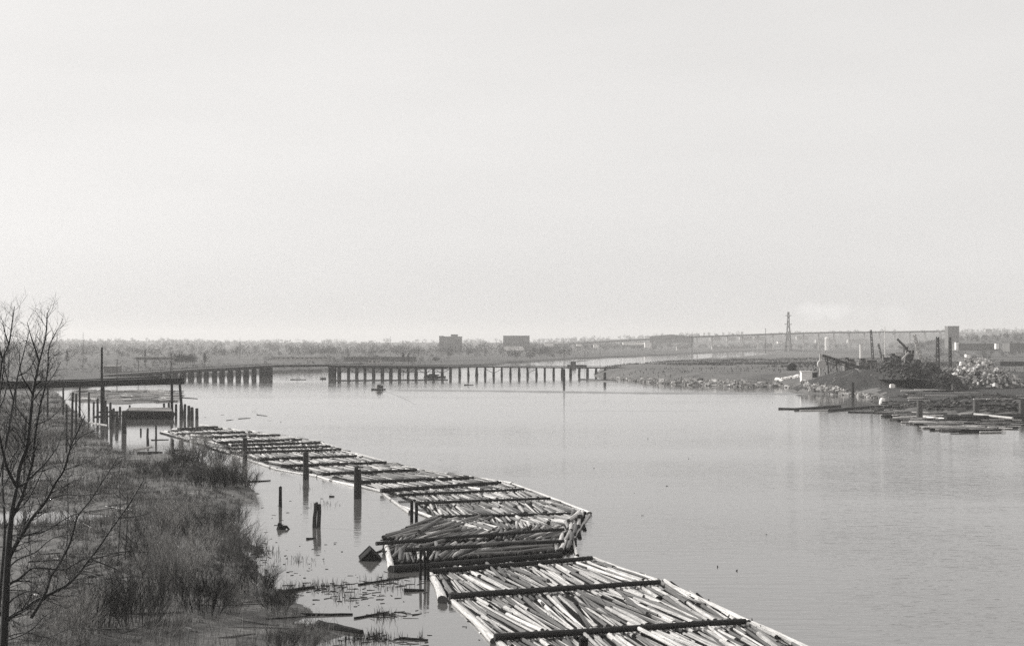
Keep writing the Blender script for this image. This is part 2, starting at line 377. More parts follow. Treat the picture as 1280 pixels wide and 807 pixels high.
# reeds standing in the shallows
fl = MB(); rl = random.Random(77)
def flot(cx, cy, sx, sy, n, l0, l1):
    for i in range(int(n*.55)):
        p = W(cx+rl.gauss(0, sx), cy+rl.gauss(0, sy), .015); 
        if float(marsh_h(np.array([p.x]), np.array([p.y]))[0]) > .02: continue
        a = rl.gauss(0, .6); L = rl.uniform(l0, l1); d = Vector((math.cos(a), math.sin(a), 0))*L/2; r0 = rl.uniform(.015, .05)
        fl.tube([p-d, p+Vector((rl.uniform(-.1, .1), rl.uniform(-.1, .1), 0)), p+d], [r0, r0, r0*.5], 4, rl.choice((1, 2, 2)))
for a in ((480, 727, 26, 3, 70, .2, 1.4), (450, 745, 40, 5, 90, .1, .9), (400, 735, 26, 3, 70, .2, 1.2), (490, 768, 16, 3, 60, .2, 1.3), (480, 800, 30, 4, 90, .1, 1.0), (400, 700, 40, 14, 60, .1, .6), (370, 640, 30, 16, 30, .1, .7), (330, 690, 10, 8, 50, .2, 1.0), (580, 780, 30, 10, 16, .1, .6), (300, 520, 40, 6, 12, .3, 1.5), (850, 640, 120, 40, 14, .1, .4), (560, 720, 20, 10, 20, .1, .8)): flot(*a)
o = fl.build('flotsam', [M['pale_log'], M['grey_log'], M['old_wood']]); tag(o, 'fine bark, twigs and driftwood bits floating in the shallows', kind='stuff')
rs = np.random.RandomState(8); xs_ = []; ys_ = []
for (cx, cy, sx, sy, n) in ((372, 700, 26, 5, 60), (362, 745, 10, 8, 160), (400, 733, 40, 4, 260), (432, 745, 20, 9, 80), (480, 726, 30, 4, 90), (495, 735, 30, 3, 60), (525, 797, 6, 3, 10), (470, 797, 26, 6, 230), (480, 770, 16, 4, 120),
                            (440, 800, 25, 6, 120), (330, 690, 16, 8, 160), (390, 795, 25, 10, 400), (345, 760, 20, 14, 400), (408, 630, 18, 4, 40), (385, 610, 14, 2, 20), (455, 700, 8, 5, 12)):
    for i in range(n):
        p = W(cx+rs.randn()*sx*.5, cy+rs.randn()*sy*.5); xs_.append(p.x); ys_.append(p.y)
X = np.array(xs_); Y = np.array(ys_); o = stems('shallow_reeds', X, Y, np.zeros(len(X)), .15+.75*rs.rand(len(X))**2, .6, .04, M['dtwig'], 4)
tag(o, 'sparse dead reeds standing in the shallow water by the marsh')

def shrub_mesh(seed, n0, h, spread, m_):
    r = random.Random(seed); vs = []; fs = []
    def seg(a, b, ra, rb):
        d = (b-a); 
        if d.length < 1e-4: return
        u = d.cross(Vector((r.random()-.5, r.random()-.5, .1))).normalized(); w = d.normalized().cross(u); o = len(vs)
        for p, q in ((a, ra), (b, rb)):
            for k in range(3):
                t = k*2.094; vs.append(tuple(p+u*math.cos(t)*q+w*math.sin(t)*q))
        for k in range(3): fs.append((o+k, o+(k+1) % 3, o+3+(k+1) % 3, o+3+k))
    def grow(p, d, L, rad, lv):
        n = 3 if lv < 2 else 2; q = p
        for i in range(n):
            d = (d+Vector((r.uniform(-.18, .18), r.uniform(-.18, .18), r.uniform(-.02, .16)))).normalized()
            e = q+d*L/n; seg(q, e, rad*(1-.3*i/n), rad*(1-.3*(i+1)/n)); q = e
            if lv < 3:
                for _ in range(2 if lv < 2 else 2):
                    dd = (d+Vector((r.uniform(-.8, .8), r.uniform(-.8, .8), r.uniform(-.25, .45)))).normalized()
                    grow(q, dd, L*r.uniform(.4, .62), rad*.55, lv+1)
    for i in range(n0):
        a = r.random()*6.283; s = spread*r.random()**.6
        grow(Vector((math.cos(a)*s*.35, math.sin(a)*s*.35, -.1)), Vector((math.cos(a)*s*.6, math.sin(a)*s*.6, 1)).normalized(), h*r.uniform(.45, .7), .0085, 0)
    me = bpy.data.meshes.new('shrub'); me.from_pydata(vs, [], fs); me.materials.append(m_); me.update(); return me
SH = [shrub_mesh(10+i, 20, 1.0, 1.0, M['twig' if i % 2 else 'dtwig']) for i in range(5)]
def shrub(px, py, hpx, i, label, group, wide=1.0, D=None):
    p = W(px, py) if D is None else P(px, py, D)
    z = float(marsh_h(np.array([p.x]), np.array([p.y]))[0]); z = max(z, -.1)
    h = hpx*p.y/F
    o = bpy.data.objects.new('bare_shrub', SH[i % 5]); COL.objects.link(o); o.location = (p.x, p.y, z)
    h *= .88; o.scale = (h*wide, h*wide, h); o.rotation_euler = (0, 0, random.random()*6.28)
    return tag(o, label, 'shrub', group)
G = 'bare shrubs along the marsh edge'
for a in [(262, 590, 42, 0, 'tall bushy bare shrub behind the leftmost tall piling at the marsh tip', 1.3), (288, 600, 40, 1, 'dense dark shrub on the marsh tip beside the leftmost tall piling', 1.3),
          (242, 582, 50, 3, 'slender pale shrub standing tallest on the marsh tip', .7), (225, 586, 30, 2, 'low dark shrub left of the tallest shrub on the marsh tip', 1.2),
          (306, 612, 28, 4, 'low shrub at the outer point of the marsh tip over the water', 1.2), (278, 612, 36, 2, 'dark shrub in front of the bushy marsh tip shrub', 1.3),
          (250, 612, 34, 0, 'broad shrub on the near side of the marsh tip', 1.4), (190, 600, 26, 0, 'low spreading shrub inland of the barge shore', 1.5), (215, 604, 26, 2, 'low dark shrub between the barge shore and the marsh tip', 1.4),
          (285, 700, 60, 1, 'broad tangled shrub by the small inlet shore', 1.0), (262, 690, 66, 0, 'tangled brushy shrub inland of the small inlet', 1.0), (300, 712, 50, 3, 'leaning shrub at the water edge below the inlet', 1.0),
          (240, 740, 90, 3, 'tall upright pale brush in the middle of the near marsh', .75), (210, 760, 100, 1, 'tall pale brush clump at lower middle of the marsh', .7), (255, 775, 80, 4, 'thick dark brush leaning right near the muddy clearing', .8),
          (320, 745, 46, 2, 'dark round shrub on the near shore point', 1.2), (345, 765, 36, 4, 'low round shrub at the tip of the near shore point', 1.3), (295, 770, 50, 1, 'shrub above the muddy clearing at the near shore', 1.0),
          (380, 812, 34, 3, 'low grey shrub at the bottom edge of the marsh beside the dark plank', 1.2), (350, 815, 36, 0, 'low brush at the bottom edge left of the dark plank', 1.2),
          (170, 790, 95, 0, 'spindly brush clump at the lower marsh beside the pale brush', .8), (130, 800, 90, 2, 'tangled brush clump below the big alder branches', .8), (80, 815, 90, 3, 'brush clump at the foot of the nearest alder', .8),
          (190, 710, 70, 4, 'thin brush behind the tall pale brush', .9), (228, 672, 48, 3, 'pale wispy shrub inland between the inlet and the marsh tip', 1.0), (200, 660, 44, 1, 'wispy shrub in the middle of the marsh', 1.0), (290, 660, 30, 2, 'low dark shrub at the inner end of the inlet', 1.2)]:
    shrub(a[0], a[1], a[2], a[3], a[4], G, a[5])

# ------------------------------------------------------------------ bare alder trees, traced limbs at their own depth
def limb_tree(name, label, D, trunk, limbs, rad_px, seed, twig_n=1.0, group=None):
    r = random.Random(seed)
    p0 = P(trunk[0][0], trunk[0][1], D); gz = float(marsh_h(np.array([p0.x]), np.array([p0.y]))[0])
    base = Vector((p0.x, p0.y, gz))
    root = empty(name, base, label, 'tree', group)
    def path(pl, dd):
        out = []
        for i, (x, y) in enumerate(pl):
            out.append(P(x, y, D+dd*i/(max(1, len(pl)-1))))
        return out
    def smoothp(pts, k=3):
        res = []
        for i in range(len(pts)-1):
            a = pts[max(i-1, 0)]; b = pts[i]; c = pts[i+1]; d = pts[min(i+2, len(pts)-1)]
            for j in range(k):
                t = j/k; res.append(.5*((2*b)+(c-a)*t+(2*a-5*b+4*c-d)*t*t+(3*b-a-3*c+d)*t**3))
        res.append(pts[-1]); return res
    px = D/F
    tm = MB(); tp = smoothp([Vector((p0.x-.1, p0.y, gz-.3))]+path(trunk, 0)); n = len(tp)
    tm.tube(tp, [max(rad_px*px*(1-.78*i/n), .02) for i in range(n)], 9, rough=.05)
    tm.build('trunk', M['bark'], root, smooth=True)
    cr = MB()
    def twig(p, d, L, rad, lv):
        q = p; n = 3; d = d.normalized(); pts = [p]
        for i in range(n):
            d = (d+Vector((r.uniform(-.16, .16), r.uniform(-.16, .16), r.uniform(-.05, .17)))).normalized(); q = q+d*L/n; pts.append(q)
        cr.tube(pts, [rad, rad*.8, rad*.6, rad*.35], 4 if lv < 2 else 3, cap=False)
        if lv < 3:
            for i in range(1, 4):
                for _ in range(r.choice((1, 2, 2))):
                    side = d.cross(Vector((r.uniform(-1, 1), r.uniform(-1, 1), r.uniform(-1, 1)))).normalized()
                    twig(pts[i], d*.75+side*.75+Vector((0, 0, .15)), L*r.uniform(.4, .6), rad*.55, lv+1)
    for pl, r0, dd in limbs:
        pp = smoothp(path(pl, dd)); n = len(pp)
        cr.tube(pp, [max(r0*px*(1-.8*i/n), .008) for i in range(n)], 6, cap=False, rough=.05)
        for i in range(2, n):
            d = (pp[i]-pp[i-1]).normalized()
            for _ in range(max(1, int(twig_n*2))):
                if r.random() < .8:
                    side = d.cross(Vector((r.uniform(-1, 1), r.uniform(-1, 1), r.uniform(-1, 1)))).normalized()
                    twig(pp[i], d*.8+side*.9+Vector((0, 0, .1)), px*r.uniform(18, 45)*(.6+.4*(1-i/n)), max(r0*px*.28*(1-.6*i/n), .007), 1 if r.random() < .35 else 2)
    cr.build('crown', M['bark'], root, smooth=True)
    return root
T1 = [(2, 900), (3, 850), (5, 800), (8, 730), (11, 680), (15, 640), (18, 622), (21, 608)]
L1 = [([(21, 608), (25, 581), (33, 560), (37, 532), (41, 492), (45, 470), (49, 452), (57, 421), (59, 391)], 2.6, 1.5),
      ([(49, 452), (44, 436), (39, 421), (34, 403)], 1.2, -1),
      ([(21, 608), (12, 592), (7, 578), (1, 552), (-4, 520), (2, 480), (6, 445)], 2.0, -1.5),
      ([(14, 648), (22, 632), (28, 618), (35, 596), (41, 575), (43, 550), (50, 508), (56, 484), (60, 459), (61, 435), (71, 413)], 2.2, 2),
      ([(41, 492), (32, 478), (26, 465), (24, 440)], 1.1, -2), ([(20, 608), (31, 604), (45, 590), (57, 578), (67, 565), (73, 556), (77, 540)], 1.6, 2.5),
      ([(10, 700), (18, 684), (30, 664), (40, 647), (51, 634), (59, 623), (70, 602), (80, 587), (88, 559), (95, 543), (106, 520)], 2.4, -2),
      ([(80, 587), (95, 582), (112, 576), (129, 567)], .9, -2), ([(45, 640), (60, 625), (82, 618), (100, 619), (122, 617)], .9, 3),
      ([(14, 688), (24, 673), (38, 667), (52, 665), (69, 656), (85, 646), (99, 641)], 1.5, 3),
      ([(39, 772), (48, 757), (58, 738), (64, 719), (75, 703), (88, 677), (94, 654), (99, 642), (113, 625), (125, 606), (137, 588), (147, 572)], 1.9, 1),
      ([(4, 778), (16, 769), (29, 762), (42, 752), (56, 745), (70, 738), (83, 731), (92, 723), (100, 714), (112, 698), (122, 686), (132, 671), (149, 647), (163, 627), (180, 599)], 2.5, 3),
      ([(112, 698), (134, 706), (158, 716), (185, 722)], .9, -1.5), ([(100, 716), (116, 718), (129, 724), (154, 740)], .9, -2.5), ([(115, 698), (134, 694), (153, 689), (188, 690)], .9, 2),
      ([(149, 647), (170, 645), (190, 640)], .7, 2),
      ([(9, 732), (16, 727), (24, 723), (34, 714), (43, 709), (68, 711), (82, 711), (91, 706), (100, 701), (112, 696)], 1.6, -2),
      ([(16, 570), (24, 556), (14, 540), (6, 526)], .8, 1), ([(15, 640), (6, 632), (-2, 622)], 1.0, 1), ([(47, 530), (62, 523), (74, 512), (82, 500)], .8, 2), ([(41, 500), (52, 486), (66, 470), (76, 452)], .8, -1),
      ([(88, 562), (98, 548), (112, 540), (124, 538)], .8, 1), ([(6, 770), (18, 776), (28, 782), (44, 778), (70, 770)], .8, -2), ([(5, 800), (20, 796), (40, 786), (55, 770), (72, 760)], 1.1, -3)]
limb_tree('alder_tree', 'large bare alder nearest the camera with dark forked trunk and sweeping limbs', 62, T1, [(a, b*1.15, c) for a, b, c in L1], 7.0, 3, 1.1)
T2 = [(-30, 870), (-26, 780), (-22, 700), (-18, 620), (-12, 560), (-5, 500)]
L2 = [([(-5, 500), (0, 470), (3, 448), (11, 430), (15, 405), (18, 383)], 2.0, 2), ([(11, 430), (6, 415), (3, 400)], 1.0, -1), ([(3, 448), (-5, 425), (-8, 400)], 1.4, -2), ([(-8, 520), (4, 500), (10, 470), (12, 440)], 1.3, 2), ([(-20, 660), (-8, 640), (2, 612), (8, 600)], 1.5, 2), ([(-20, 640), (-4, 610), (6, 560), (9, 520)], 1.6, 3)]
limb_tree('alder_tree', 'slimmer bare alder at the frame edge leaning behind the large one', 72, T2, L2, 4.5, 5)
T3 = [(-8, 880), (-4, 790), (2, 720), (6, 660), (3, 600), (6, 560)]
L3 = [([(6, 560), (12, 530), (17, 500), (22, 470), (30, 440), (36, 415)], 1.8, 2), ([(17, 500), (8, 470), (2, 440)], 1.1, -1), ([(3, 610), (14, 590), (26, 562), (34, 540), (52, 512)], 1.3, 2), ([(6, 660), (20, 640), (36, 622), (52, 590), (62, 560)], 1.3, -2), ([(2, 720), (20, 700), (44, 690), (66, 672), (92, 668)], 1.3, 2), ([(-2, 770), (16, 748), (40, 738), (64, 748), (98, 742)], 1.2, -2), ([(-4, 800), (30, 790), (60, 796), (90, 784), (118, 788)], 1.0, 2), ([(22, 470), (36, 462), (48, 440), (56, 430)], .9, 1)]
limb_tree('alder_tree', 'thin many-branched bare alder standing just behind the large one', 80, T3, L3, 3.0, 9, 1.0)
for k, (x0, y0, x1, y1, D, lab) in enumerate([(83, 700, 83, 575, 128, 'thin bare sapling rising beside the large alder limbs'), (148, 690, 149, 590, 135, 'thin straight sapling left of a near twin in the open marsh'), (157, 688, 158, 594, 139, 'thin pale sapling right of its near twin in the open marsh'), (38, 800, 36, 640, 110, 'bare sapling close behind the large alder trunk')]):
    tr = [(x0, y0), ((x0+x1)/2+2, (y0+y1)/2), (x1, y1)]
    h = y0-y1
    lb = [([(x0+1, y0-h*f), (x0+s*7, y0-h*f-9), (x0+s*13, y0-h*f-20)], .5, s) for f, s in ((.3, 1), (.42, -1), (.55, 1), (.68, -1), (.8, 1))]+[([(x1, y1), (x1+1, y1-10), (x1, y1-18)], .5, 0)]
    limb_tree('sapling', lab, D, tr, lb, .9, 40+k, .5, 'saplings in the marsh')

# ------------------------------------------------------------------ log rafts
def log_proto(seed, pale):
    r = random.Random(seed); mb = MB(); st = random.getstate(); random.seed(seed); k = 6; pts = []; rad = []
    bx = r.uniform(-.6, .6); by = r.uniform(-.3, .3)
    for i in range(k):
        t = i/(k-1); pts.append(Vector((bx*math.sin(t*math.pi), by*math.sin(t*math.pi), 0))*1.0+Vector((0, 0, t*10))); rad.append(1*(1-.34*t)*(1+r.uniform(-.06, .06)))
    mb.tube(pts, rad, 10, 0, True, 1, rough=.05)
    mb.v = [(a, b, c/10) for a, b, c in mb.v]
    if r.random() < .6:
        for _ in range(r.randint(1, 3)):      # knots and branch stubs
            t = r.uniform(.15, .9); a = r.uniform(0, 6.28); rr = 1-.28*t; u = Vector((math.cos(a), math.sin(a), 0))
            n0 = len(mb.v); mb.tube([u*rr*.85+Vector((0, 0, t)), u*rr*1.22+Vector((0, 0, t+.006))], [.2, .13], 5, 0)
            mb.v[n0:] = [(x, y, t+(z-t)*.06) for x, y, z in mb.v[n0:]]
    random.setstate(st)
    me = bpy.data.meshes.new('log'); me.from_pydata(mb.v, [], mb.f); me.materials.append(M['pale_log'] if pale else M['grey_log']); me.materials.append(M['log_end'])
    me.polygons.foreach_set('material_index', mb.m); me.polygons.foreach_set('use_smooth', [len(f) == 4 for f in mb.f])
    a = me.attributes.new('lc', 'FLOAT_VECTOR', 'POINT'); a.data.foreach_set('vector', np.array(mb.lc, 'f').ravel()); me.update()
    return me
LP = [log_proto(100+i, True) for i in range(8)]; LG = [log_proto(200+i, False) for i in range(8)]
far_logs = MB(); n_ind = [0]
POOL = []
def pix(p):
    q = Vector(p)-Vector((0, 0, HC)); zc = q.y*ca+q.z*sa; yc = -q.y*sa+q.z*ca
    return CX+F*q.x/zc, CY-F*yc/zc
def place_log(a, b, rad, pale, stuff, label=None, group=None, name='log', cat='log', force=False):
    a = Vector(a); b = Vector(b)
    if not force: POOL.append((a, b, rad, pale, label, group)); return
    if stuff:
        far_logs.tube([a, a.lerp(b, .5)+Vector((0, random.uniform(-.05, .05), 0)), b], [rad, rad*.88, rad*.75], 7, 0 if pale else 1, True, 2); return
    me = random.choice(LP if pale else LG); o = bpy.data.objects.new(name, me); COL.objects.link(o)
    o.location = a; d = b-a; o.rotation_mode = 'QUATERNION'
    o.rotation_quaternion = d.to_track_quat('Z', 'Y') @ Matrix.Rotation(random.random()*6.28, 4, 'Z').to_quaternion()
    o.scale = (rad, rad, d.length); n_ind[0] += 1
    return tag(o, label, cat, group)
def clip(poly, p, d):
    ts = []
    for i in range(len(poly)):
        a = poly[i]; b = poly[(i+1) % len(poly)]; e = b-a; den = d.x*e.y-d.y*e.x
        if abs(den) < 1e-9: continue
        t = ((a.x-p.x)*e.y-(a.y-p.y)*e.x)/den; s = ((a.x-p.x)*d.y-(a.y-p.y)*d.x)/den
        if 0 <= s <= 1: ts.append(t)
    return (min(ts), max(ts)) if len(ts) >= 2 else None
def fill(pxpoly, d, dia, Ls, jit, stuff, lab, seed, grey_p=.15, extra=4, zoff=0.0, world=False):
    r = random.Random(seed); poly = [Vector(q) if world else W(*q) for q in pxpoly]
    for q in poly: q.z = 0
    d = Vector((d[0], d[1], 0)).normalized(); n = Vector((-d.y, d.x, 0))
    ss = [q.dot(n) for q in poly]; s = min(ss)+.25; ph = r.random()*9
    def put(c, t0, t1, dm, dv, z):
        L = t1-t0; ang = dv; dd = Vector((d.x*math.cos(ang)-d.y*math.sin(ang), d.x*math.sin(ang)+d.y*math.cos(ang), 0)); m = c+d*((t0+t1)/2)
        a = m-dd*L/2; b = m+dd*L/2
        a.z = z; b.z = z+r.uniform(-.05, .08)
        if r.random() < .5: a, b = b, a
        pale = r.random() > grey_p
        big = 'thick' if dm > dia[0]*.55+dia[1]*.45 else 'slender'
        label = '%s %s log %s' % (big, 'pale' if pale else 'grey', lab)
        place_log(a, b, dm/2, pale, stuff, label, label)
    while s < max(ss)-.1:
        dm = dia[0]+(dia[1]-dia[0])*r.random()**1.6
        c = n*(s+dm/2); iv = clip(poly, c, d)
        if iv:
            t, te = iv; ang0 = jit*math.sin(s*.55+ph)*.7
            t += r.uniform(-.3, .5)
            while te-t > 1.6:
                L = min(r.uniform(*Ls), te-t+r.uniform(-.3, .4))
                if te-t-L < 2: L = te-t
                put(c, t, t+L, dm, ang0+r.uniform(-jit, jit)*.45, r.uniform(-.03, .10)+dm*.28+zoff); t += L+r.uniform(0, .25)
        s += dm*r.uniform(.97, 1.14)
    mx = sum(q.x for q in poly)/len(poly); 
    for i in range(extra):
        u = [r.random() for _ in poly]; su = sum(u); c0 = Vector((0, 0, 0))
        for w_, q in zip(u, poly): c0 += q*(w_/su)
        L = r.uniform(Ls[0]*.7, Ls[1]*.8); dm = r.uniform(*dia); put(c0-d*(c0.dot(d)), c0.dot(d)-L/2, c0.dot(d)+L/2, dm*.9, r.uniform(-jit, jit)*1.4, dm*.75+.12+zoff)

def stick(l, rr, label, rad=.27, z=.42, name='boom_stick', group='dark boom sticks laid across the rafts', zr=None, over=.2):
    a = W(l[0], l[1], z); b = W(rr[0], rr[1], zr if zr is not None else z)
    mb = MB(); k = 7; off = [Vector((0, random.uniform(-.06, .06), random.uniform(-.03, .03))) for _ in range(k)]
    off[0] = off[-1] = Vector((0, 0, 0))
    mb.tube([a.lerp(b, i/(k-1))+off[i] for i in range(k)], [rad*(1.05-.22*i/(k-1)) for i in range(k)], 10, 0, rough=.02)
    o = mb.build(name, M['boom'], smooth=False, origin=a.lerp(b, .5)); return tag(o, label, 'boom stick', group)
st = {  # crosswise sticks from near to far (photo pixels)
 's4': ((690, 856), (1062, 836)), 's3': ((618, 796), (932, 776)), 's2': ((562, 745), (825, 727)), 's1': ((536, 714), (740, 697)),
 'u1': ((547, 646), (733, 641)), 'u2': ((520, 628.5), (688, 622.5)), 'u3': ((498, 618.5), (655, 611)), 'u4': ((476, 613), (626, 603)), 'u5': ((447, 602.5), (592, 597)), 'u6': ((403, 592.5), (521, 587)),
 'u7': ((351, 582.5), (483, 577.5)), 'u8': ((322, 574), (446, 569.5)), 'u9': ((290, 566), (426, 561.5)), 'ua': ((290, 561), (413, 557.5)), 'ub': ((289, 556.5), (400, 553)), 'uc': ((272, 553), (377, 549)),
 'ud': ((252, 546.5), (350, 543.5)), 'ue': ((221, 542.5), (315, 539.5)), 'uf': ((214, 538.5), (278, 535.7)), 'ug': ((222, 536), (272, 533.3))}
desc = {'s4': 'dark boom stick across the nearest raft at the very bottom of the picture', 's3': 'dark boom stick across the nearest raft, second nearest the camera in view', 's2': 'long dark boom stick across the middle of the nearest raft', 's1': 'dark boom stick at the far end of the nearest raft against the grey bundle',
 'u1': 'thin pale-topped boom stick over the far side of the grey bundle', 'u2': 'thin grey boom stick just behind the pair of posts', 'u3': 'thin grey boom stick between the thick dark one and the pair of posts', 'u4': 'thick dark boom stick whose left end overhangs the water beyond the paired posts',
 'u5': 'thick dark boom stick ending at the third tall piling', 'u6': 'dark boom stick passing behind the top of the third tall piling', 'u7': 'dark boom stick passing just left of the third tall piling on the far raft', 'u8': 'dark boom stick behind the top of the second tall piling'}
for i, k in enumerate(('u9', 'ua', 'ub', 'uc', 'ud', 'ue', 'uf', 'ug')):
    desc[k] = 'far raft boom stick, %s crosswise one counted from the raft far tip' % ('eighth', 'seventh', 'sixth', 'fifth', 'fourth', 'third', 'second', 'first')[i]
for k, (l, r_) in st.items():
    stick(l, r_, desc[k], rad=.26 if k in ('s1', 's2', 's3', 's4') else .29 if k in ('u4', 'u5') else (.2 if k in ('u1', 'u2', 'u3') else .27), z=.5)
def quad(k1, k2, ol=0, orr=0):
    a, b = st[k1]; c, d = st[k2]; return [a, b, d, c]
def along(k1, k2):
    a = (W(*st[k1][0])+W(*st[k1][1]))/2; b = (W(*st[k2][0])+W(*st[k2][1]))/2; return (b-a)[:2]
DIA = (.17, .46)
d32 = along('s3', 's2')
fill(quad('s3', 's4'), along('s4', 's3'), DIA, (6, 14), .13, False, 'packed in the raft section cut by the bottom of the picture', 11, .4, 6)
fill([(562, 745), (825, 727), (880, 752), (932, 776), (618, 796)], along('s3', 's2'), DIA, (6, 14), .15, False, 'packed in the nearest raft section fully in view', 12, .4, 6)
fill(quad('s2', 's1'), along('s2', 's1'), DIA, (6, 14), .13, False, 'packed in the second raft section, just nearer than the grey bundle', 13, .35, 6)
# skewed grey bundle between the rafts: logs lean away to the right
fill([(492, 706), (702, 692), (706, 677), (520, 684), (478, 681)], (1.2, 12), (.32, .6), (5, 9), .25, False, 'at the near side of the skewed grey bundle', 14, .8, 3, .1)
fill([(478, 679), (704, 676), (704, 660), (560, 664)], (4, 14), (.3, .58), (5, 10), .3, False, 'in the middle of the skewed grey bundle', 15, .85, 4, .08)
fill([(480, 676), (540, 650), (620, 650), (560, 672)], (6.5, 20), (.35, .62), (9, 17), .12, False, 'fanned at the pointed left end of the skewed grey bundle', 16, .9, 2, .15)
fill([(590, 668), (712, 660), (722, 644), (552, 648)], (-5, 14), (.28, .55), (4, 8), .3, False, 'at the far side of the skewed grey bundle', 17, .45, 5, .1)
fill([(590, 699), (690, 693), (690, 680), (640, 682)], (12, 7), (.35, .6), (6, 10), .15, False, 'lying low and flat along the near side of the skewed grey bundle', 19, .9, 2, .3)
fill([(694, 694), (716, 690), (734, 643), (716, 643)], (2, 20), (.4, .7), (4, 9), .15, False, 'stacked at the outer end of the skewed grey bundle', 18, .3, 2, .25)
G2 = 'boom sticks tying the skewed grey bundle'
stick((470, 679), (705, 661), 'grey boom stick across the skewed bundle from its pointed left tip', .2, .8, group=G2)
stick((505, 687), (705, 676), 'middle boom stick across the skewed grey bundle', .22, .8, group=G2)
stick((491, 711), (702, 693), 'thick dark boom stick floating along the near edge of the skewed bundle', .34, .3, group=G2)
SEQ = ['u1', 'u2', 'u3', 'u4', 'u5', 'u6', 'u7', 'u8', 'u9', 'ua', 'ub', 'uc', 'ud', 'ue', 'uf', 'ug']
for i in range(len(SEQ)-1):
    k1, k2 = SEQ[i], SEQ[i+1]; stf = True
    pl = quad(k1, k2); al = along(k1, k2)
    if i > 7: al = along('uc', 'ue') if i > 9 else along('u9', 'uc')
    if k1 == 'u9': al = along('u8', 'u9')
    fill(pl, al, (.24, .5), (5, 11), .14, stf, 'in the raft section just beyond the skewed grey bundle' if i < 2 else 'packed in the far raft behind the pair of posts', 30+i, .5, 2)
fill([(200, 541), (222, 536), (272, 553), (290, 569), (262, 558)], along('uc', 'ue'), (.3, .7), (5, 11), .2, True, 'packed in the far raft behind the pair of posts', 60, .25, 3)
def rank(L):
    a, b, rad = L[0], L[1], L[2]; (x0, y0), (x1, y1) = pix(a), pix(b)
    if min(x0, x1) < 0 or min(y0, y1) > 806 or max(x0, x1) > 1280: return -1
    yc0, yc1 = min(y0, 807), min(y1, 807); f = abs(yc1-yc0)/(abs(y1-y0)+1e-6); return math.hypot(x1-x0, y1-y0)*f*rad*F/a.y*(1 if L[4].split()[-1] != 'log' else .6)
POOL = [L for L in POOL if rank(L) > 0]
POOL.sort(key=rank, reverse=True)
for k, (a, b, rad, pale, lab, grp) in enumerate(POOL): place_log(a, b, rad, pale, k >= 288, lab, grp, force=True)
print('pool', len(POOL))
# low log layer added near black so the raft gaps read as shaded
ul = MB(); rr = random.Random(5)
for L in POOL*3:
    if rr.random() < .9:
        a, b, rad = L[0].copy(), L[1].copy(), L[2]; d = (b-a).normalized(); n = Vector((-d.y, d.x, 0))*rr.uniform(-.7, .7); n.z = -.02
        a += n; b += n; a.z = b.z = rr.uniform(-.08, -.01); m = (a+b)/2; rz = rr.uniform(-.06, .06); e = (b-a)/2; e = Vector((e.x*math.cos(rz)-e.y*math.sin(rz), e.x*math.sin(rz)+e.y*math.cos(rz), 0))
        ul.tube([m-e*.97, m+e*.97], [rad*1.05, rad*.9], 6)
o = ul.build('gap_shade_logs', M['gap_shade']); tag(o, 'low under-layer logs coloured near black to stand for shade in the raft gaps', kind='stuff')
o = far_logs.build('raft_logs', [M['pale_log'], M['grey_log'], M['log_end']], smooth=True); tag(o, 'mass of pale logs packed between the boom sticks of the far raft', kind='stuff')
# side boom sticks, bright along the raft edges
def edge(a, b, label, rad=.26, pale=True, z=.12, g='pale boom logs along the raft edges'):
    A = W(*a, z); B = W(*b, z); return place_log(B, A, rad, pale, False, label, g, 'boom_log', 'boom log', True)
edge((537, 716), (553, 750), 'short thick pale log with shade-darkened cut end at the left corner of the nearest raft', .42, z=.25)
edge((562, 748), (619, 802), 'long pale log along the left edge of the nearest raft', .34)
edge((621, 800), (690, 858), 'pale edge log at the lower left of the nearest raft cut by the frame', .34)
edge((742, 697), (828, 728), 'pale log along the right edge of the nearest raft beside its far end'); edge((829, 727), (936, 778), 'pale log along the right edge of the nearest raft between two boom sticks'); edge((936, 776), (1066, 840), 'pale log along the right edge of the nearest raft at the frame bottom')
edge((737, 643), (716, 674), 'pale edge log slanting at the outer corner of the grey bundle', .22); edge((482, 680), (489, 711), 'short pale log pointing at the camera at the bundle left end', .35, z=.3); edge((716, 674), (722, 694), 'stubby log closing the outer end of the grey bundle', .2)
edge((500, 632), (553, 652), 'pale edge log left of the pair of posts', .22); edge((476, 613.5), (512, 640), 'pale edge log running to the pair of posts', .24); edge((344, 586), (397, 595), 'pale edge log between the first two tall pilings', .25); edge((397, 595), (444, 607), 'pale edge log between the second and third tall pilings', .25); edge((446, 606), (478, 614), 'pale edge log right of the third tall piling', .25); edge((290, 568), (346, 586), 'pale edge log right of the leftmost tall piling', .25)
edge((482, 577), (560, 593), 'pale outer edge log beyond the third tall piling', .22); edge((560, 592), (640, 604), 'pale outer edge log above the thick dark boom stick', .22); edge((640, 604), (737, 641), 'pale outer edge log meeting the outer corner of the grey bundle', .22); edge((400, 552), (482, 577), 'pale outer edge log on the far raft', .22); edge((278, 534.5), (400, 552), 'pale outer edge log toward the tip of the far raft', .22)
print('individual logs', n_ind[0])

